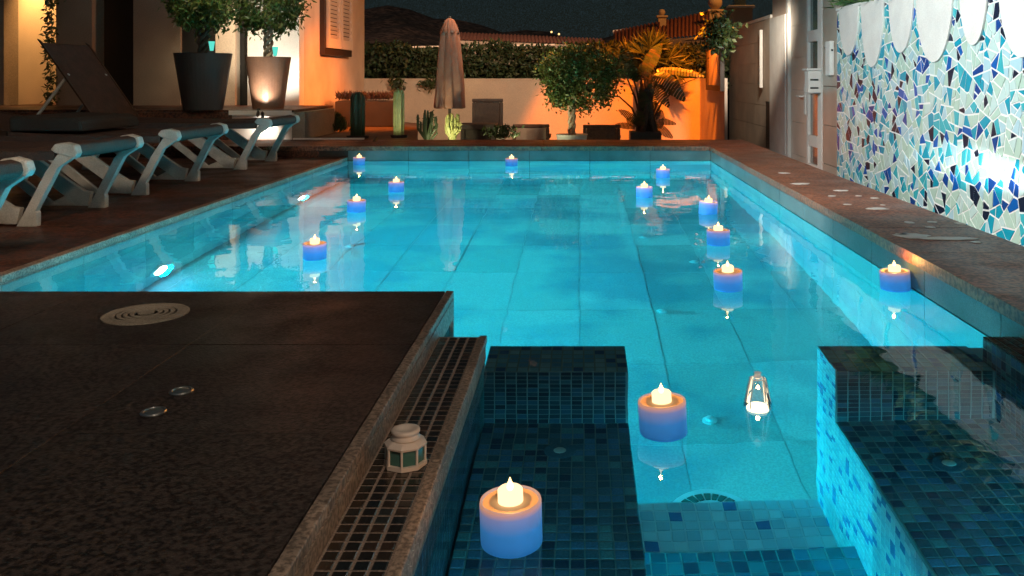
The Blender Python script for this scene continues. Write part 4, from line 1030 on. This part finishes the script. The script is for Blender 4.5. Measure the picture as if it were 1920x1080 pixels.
pool_lamp(-.62,YP+.001,-.75,(.35,1,-.1),210,'underwater lamp hidden on the pool side of the stone platform')
pool_lamp(.45,.62,-.72,(0,1,-.5),105,'added unseen underwater lamp at the near end of the channel, facing the pool',74)  # added out of view to light the steps and side faces
pool_lamp(-.07,.55,-.16,(0,1,-.8),7,'added unseen underwater lamp at the near end of the left bench',84)  # unseen lamp added to light the left seat
pool_lamp(1.0,.55,-.16,(0,1,-.8),16,'added unseen underwater lamp at the near end of the right bench',84)  # same for the right seat, added and unseen
def fixture(name, loc, target, power, col, cone, label, cat='lamp', blend=.4, size=.03, bulb=e_warm, r=.04):
    p = Vector(loc); d = (Vector(target)-p).normalized(); t = thing(name, loc, label, cat)
    M = Matrix.Translation(p) @ d.to_track_quat('Z','Y').to_matrix().to_4x4()
    q = MB(); q.lathe([(r*.5,-.10),(r,-.08),(r,.0),(r*.86,.0),(r*.86,-.02)],(0,0,0),20); g = MB(); g.add(q.v,q.f,M); g.build('housing', m_dwood, t, smooth=False)
    lamp('bulb','SPOT',p+d*.02,power,col,target=target,size=size,cone=cone,blend=blend,parent=t)
    return t
fixture('added_wall_spot',(-1.6,4.2,2.7),(2.65,7.0,.2),1250,(1,.98,.93),62,'added unseen spotlight aimed across the pool at the mosaic wall',blend=.7,size=.15)  # lamp added out of view to brighten the mosaic wall
fixture('added_graze_spot',(2.30,3.4,.24),(2.65,5.75,.25),1500,(1,1,1),7.5,'added unseen low spotlight making the bright band on the mosaic wall',blend=.8,size=.02)  # added helper lamp, makes the highlight band on the tiles
fixture('added_orange_flood',(1.5,11.7,2.3),(1.1,15,-.1),1200,(1,.19,.008),56,'added orange floodlight over the patio corner',blend=.25,size=.04)  # added for the orange patch on the end wall
fixture('added_orange_flood',(-1.0,11.2,2.3),(-3.6,12.6,.3),900,(1,.19,.008),50,'added orange floodlight aimed at the house wall',blend=1,size=.05)  # added to throw street lamp orange onto the house side
fixture('added_warm_flood',(-.6,10.6,2.6),(-3.67,12.4,1.7),400,(1,.44,.22),60,'added unseen warm floodlight aimed at the shutters',blend=1,size=.1)  # fill lamp added for the shuttered side wall
fixture('added_garden_spot',(-1.7,10.12,.02),(-1.50,10.9,.25),26,(1,.9,.5),80,'added hidden spotlight lighting the yellow euphorbia',blend=.8)  # hidden helper, added to make the euphorbia bright
fixture('added_garden_spot',(-2.25,9.75,.18),(-2.12,10.35,.5),8,(1,.92,.6),60,'added small spotlight lighting the pale cactus',blend=.6,r=.02)  # added spot that brightens the cactus
fixture('added_patio_flood',(-.2,9.3,3.4),(-1.7,14.6,.2),760,(1,.66,.42),52,'added unseen warm floodlight over the far pool edge lighting the patio',blend=.9,size=.2)  # added fill for the parasol and the patio wall
fixture('pot_uplight',(-3.62,9.93,.50),(-3.64,10.25,1.0),22,(1,.85,.68),95,'small uplight at the foot of the bronze pot',blend=.6,size=.015,r=.018)
fixture('step_light',(-3.55,9.86,.40),(-3.6,10.05,.2),8,(1,.92,.8),130,'step light under the white terrace edge',blend=.8,size=.01,r=.018)
fixture('added_wall_uplight',(-3.82,10.75,.52),(-3.9,11.5,1.3),60,(1,.90,.72),95,'added hidden uplight washing the white wall section beside the bronze pot',blend=.8,size=.03,r=.02)  # added behind the pot to whiten the wall section
fixture('added_column_light',(-4.6,10.6,2.3),(-4.55,11.5,1.0),60,(1,.72,.45),70,'added unseen downlight over the tan column',blend=.9,size=.05)  # unseen fill added for the column
fixture('added_garden_spot',(-.85,10.5,-.32),(-.25,11.4,.75),60,(1,.95,.55),60,'added hidden ground spotlight left of the ball shaped ficus',blend=.9)  # added behind the coping to light the ficus from the left
fixture('added_crown_lamp',(-3.6,9.0,3.2),(-4.0,10.2,1.6),130,(1,.85,.55),60,'added unseen lamp over the two potted ficus trees',blend=1,size=.08)  # added lamp hanging from nothing, lifts both ficus crowns
fixture('added_orange_flood',(1.0,12.8,3.0),(-.1,11.4,1.1),200,(1,.32,.04),40,'added orange floodlight over the crown of the ficus',blend=.8,size=.06)  # added to tint the top of the crown orange
fixture('porch_lamp',(-7.1,12.05,2.6),(-7.25,12.6,.9),190,(1,.50,.16),120,'warm lamp in the yellow lit porch',blend=.8,size=.08)
fixture('added_deck_flood',(-1.0,.5,3.6),(-3.0,6.0,.2),360,(1,.68,.46),70,'added unseen floodlight behind the camera lighting the deck',blend=1,size=.3)  # unseen fill added to lift the deck
fixture('added_boards_flood',(2.2,9.95,1.95),(2.67,14.0,.5),420,(1,.84,.66),36,'added unseen floodlight aimed at the boarded wall',blend=.7,size=.15)  # added out of view so the boards are evenly lit
fixture('added_orange_flood',(.1,7.3,3.2),(1.6,9.2,.15),150,(1,.30,.03),34,'added orange floodlight grazing the far right coping',blend=1,size=.05)  # added for the orange glow on the far coping
fixture('added_deck_flood',(.8,-.6,2.6),(-.9,2.1,.1),135,(1,.80,.62),75,'added unseen warm lamp behind the camera over the platform',blend=1,size=.2)  # unseen fill added to lift the dark platform
fixture('added_deck_flood',(-.6,.9,3.2),(1.65,3.9,.15),230,(1,.74,.54),34,'added unseen floodlight behind the camera lighting the right coping',blend=1,size=.2)  # unseen fill added to lift the near right coping
fixture('added_hill_flood',(-3,19,4.5),(-6,40,2),6500,(1,.65,.45),110,'added unseen floodlight aimed at the hill',blend=1,size=.3)  # invented lamp, added to brighten the hill
st = thing('street_lamp', (5.5,17,ZG), 'sodium street lamp behind the right hand wall', 'street lamp')
g = MB(); g.tube([(5.5,17,ZG),(5.5,17,6),(5.2,17,6.3)],.05,8); g.build('pole', m_steel, st)
g = MB(); g.lathe([(.12,0),(.16,.05),(.1,.12)],(5.1,17,6.2),14); g.build('head', m_steel, st)
lamp('bulb','POINT',(5.1,17,6.0),700,(1,.36,.06),size=.15,parent=st)
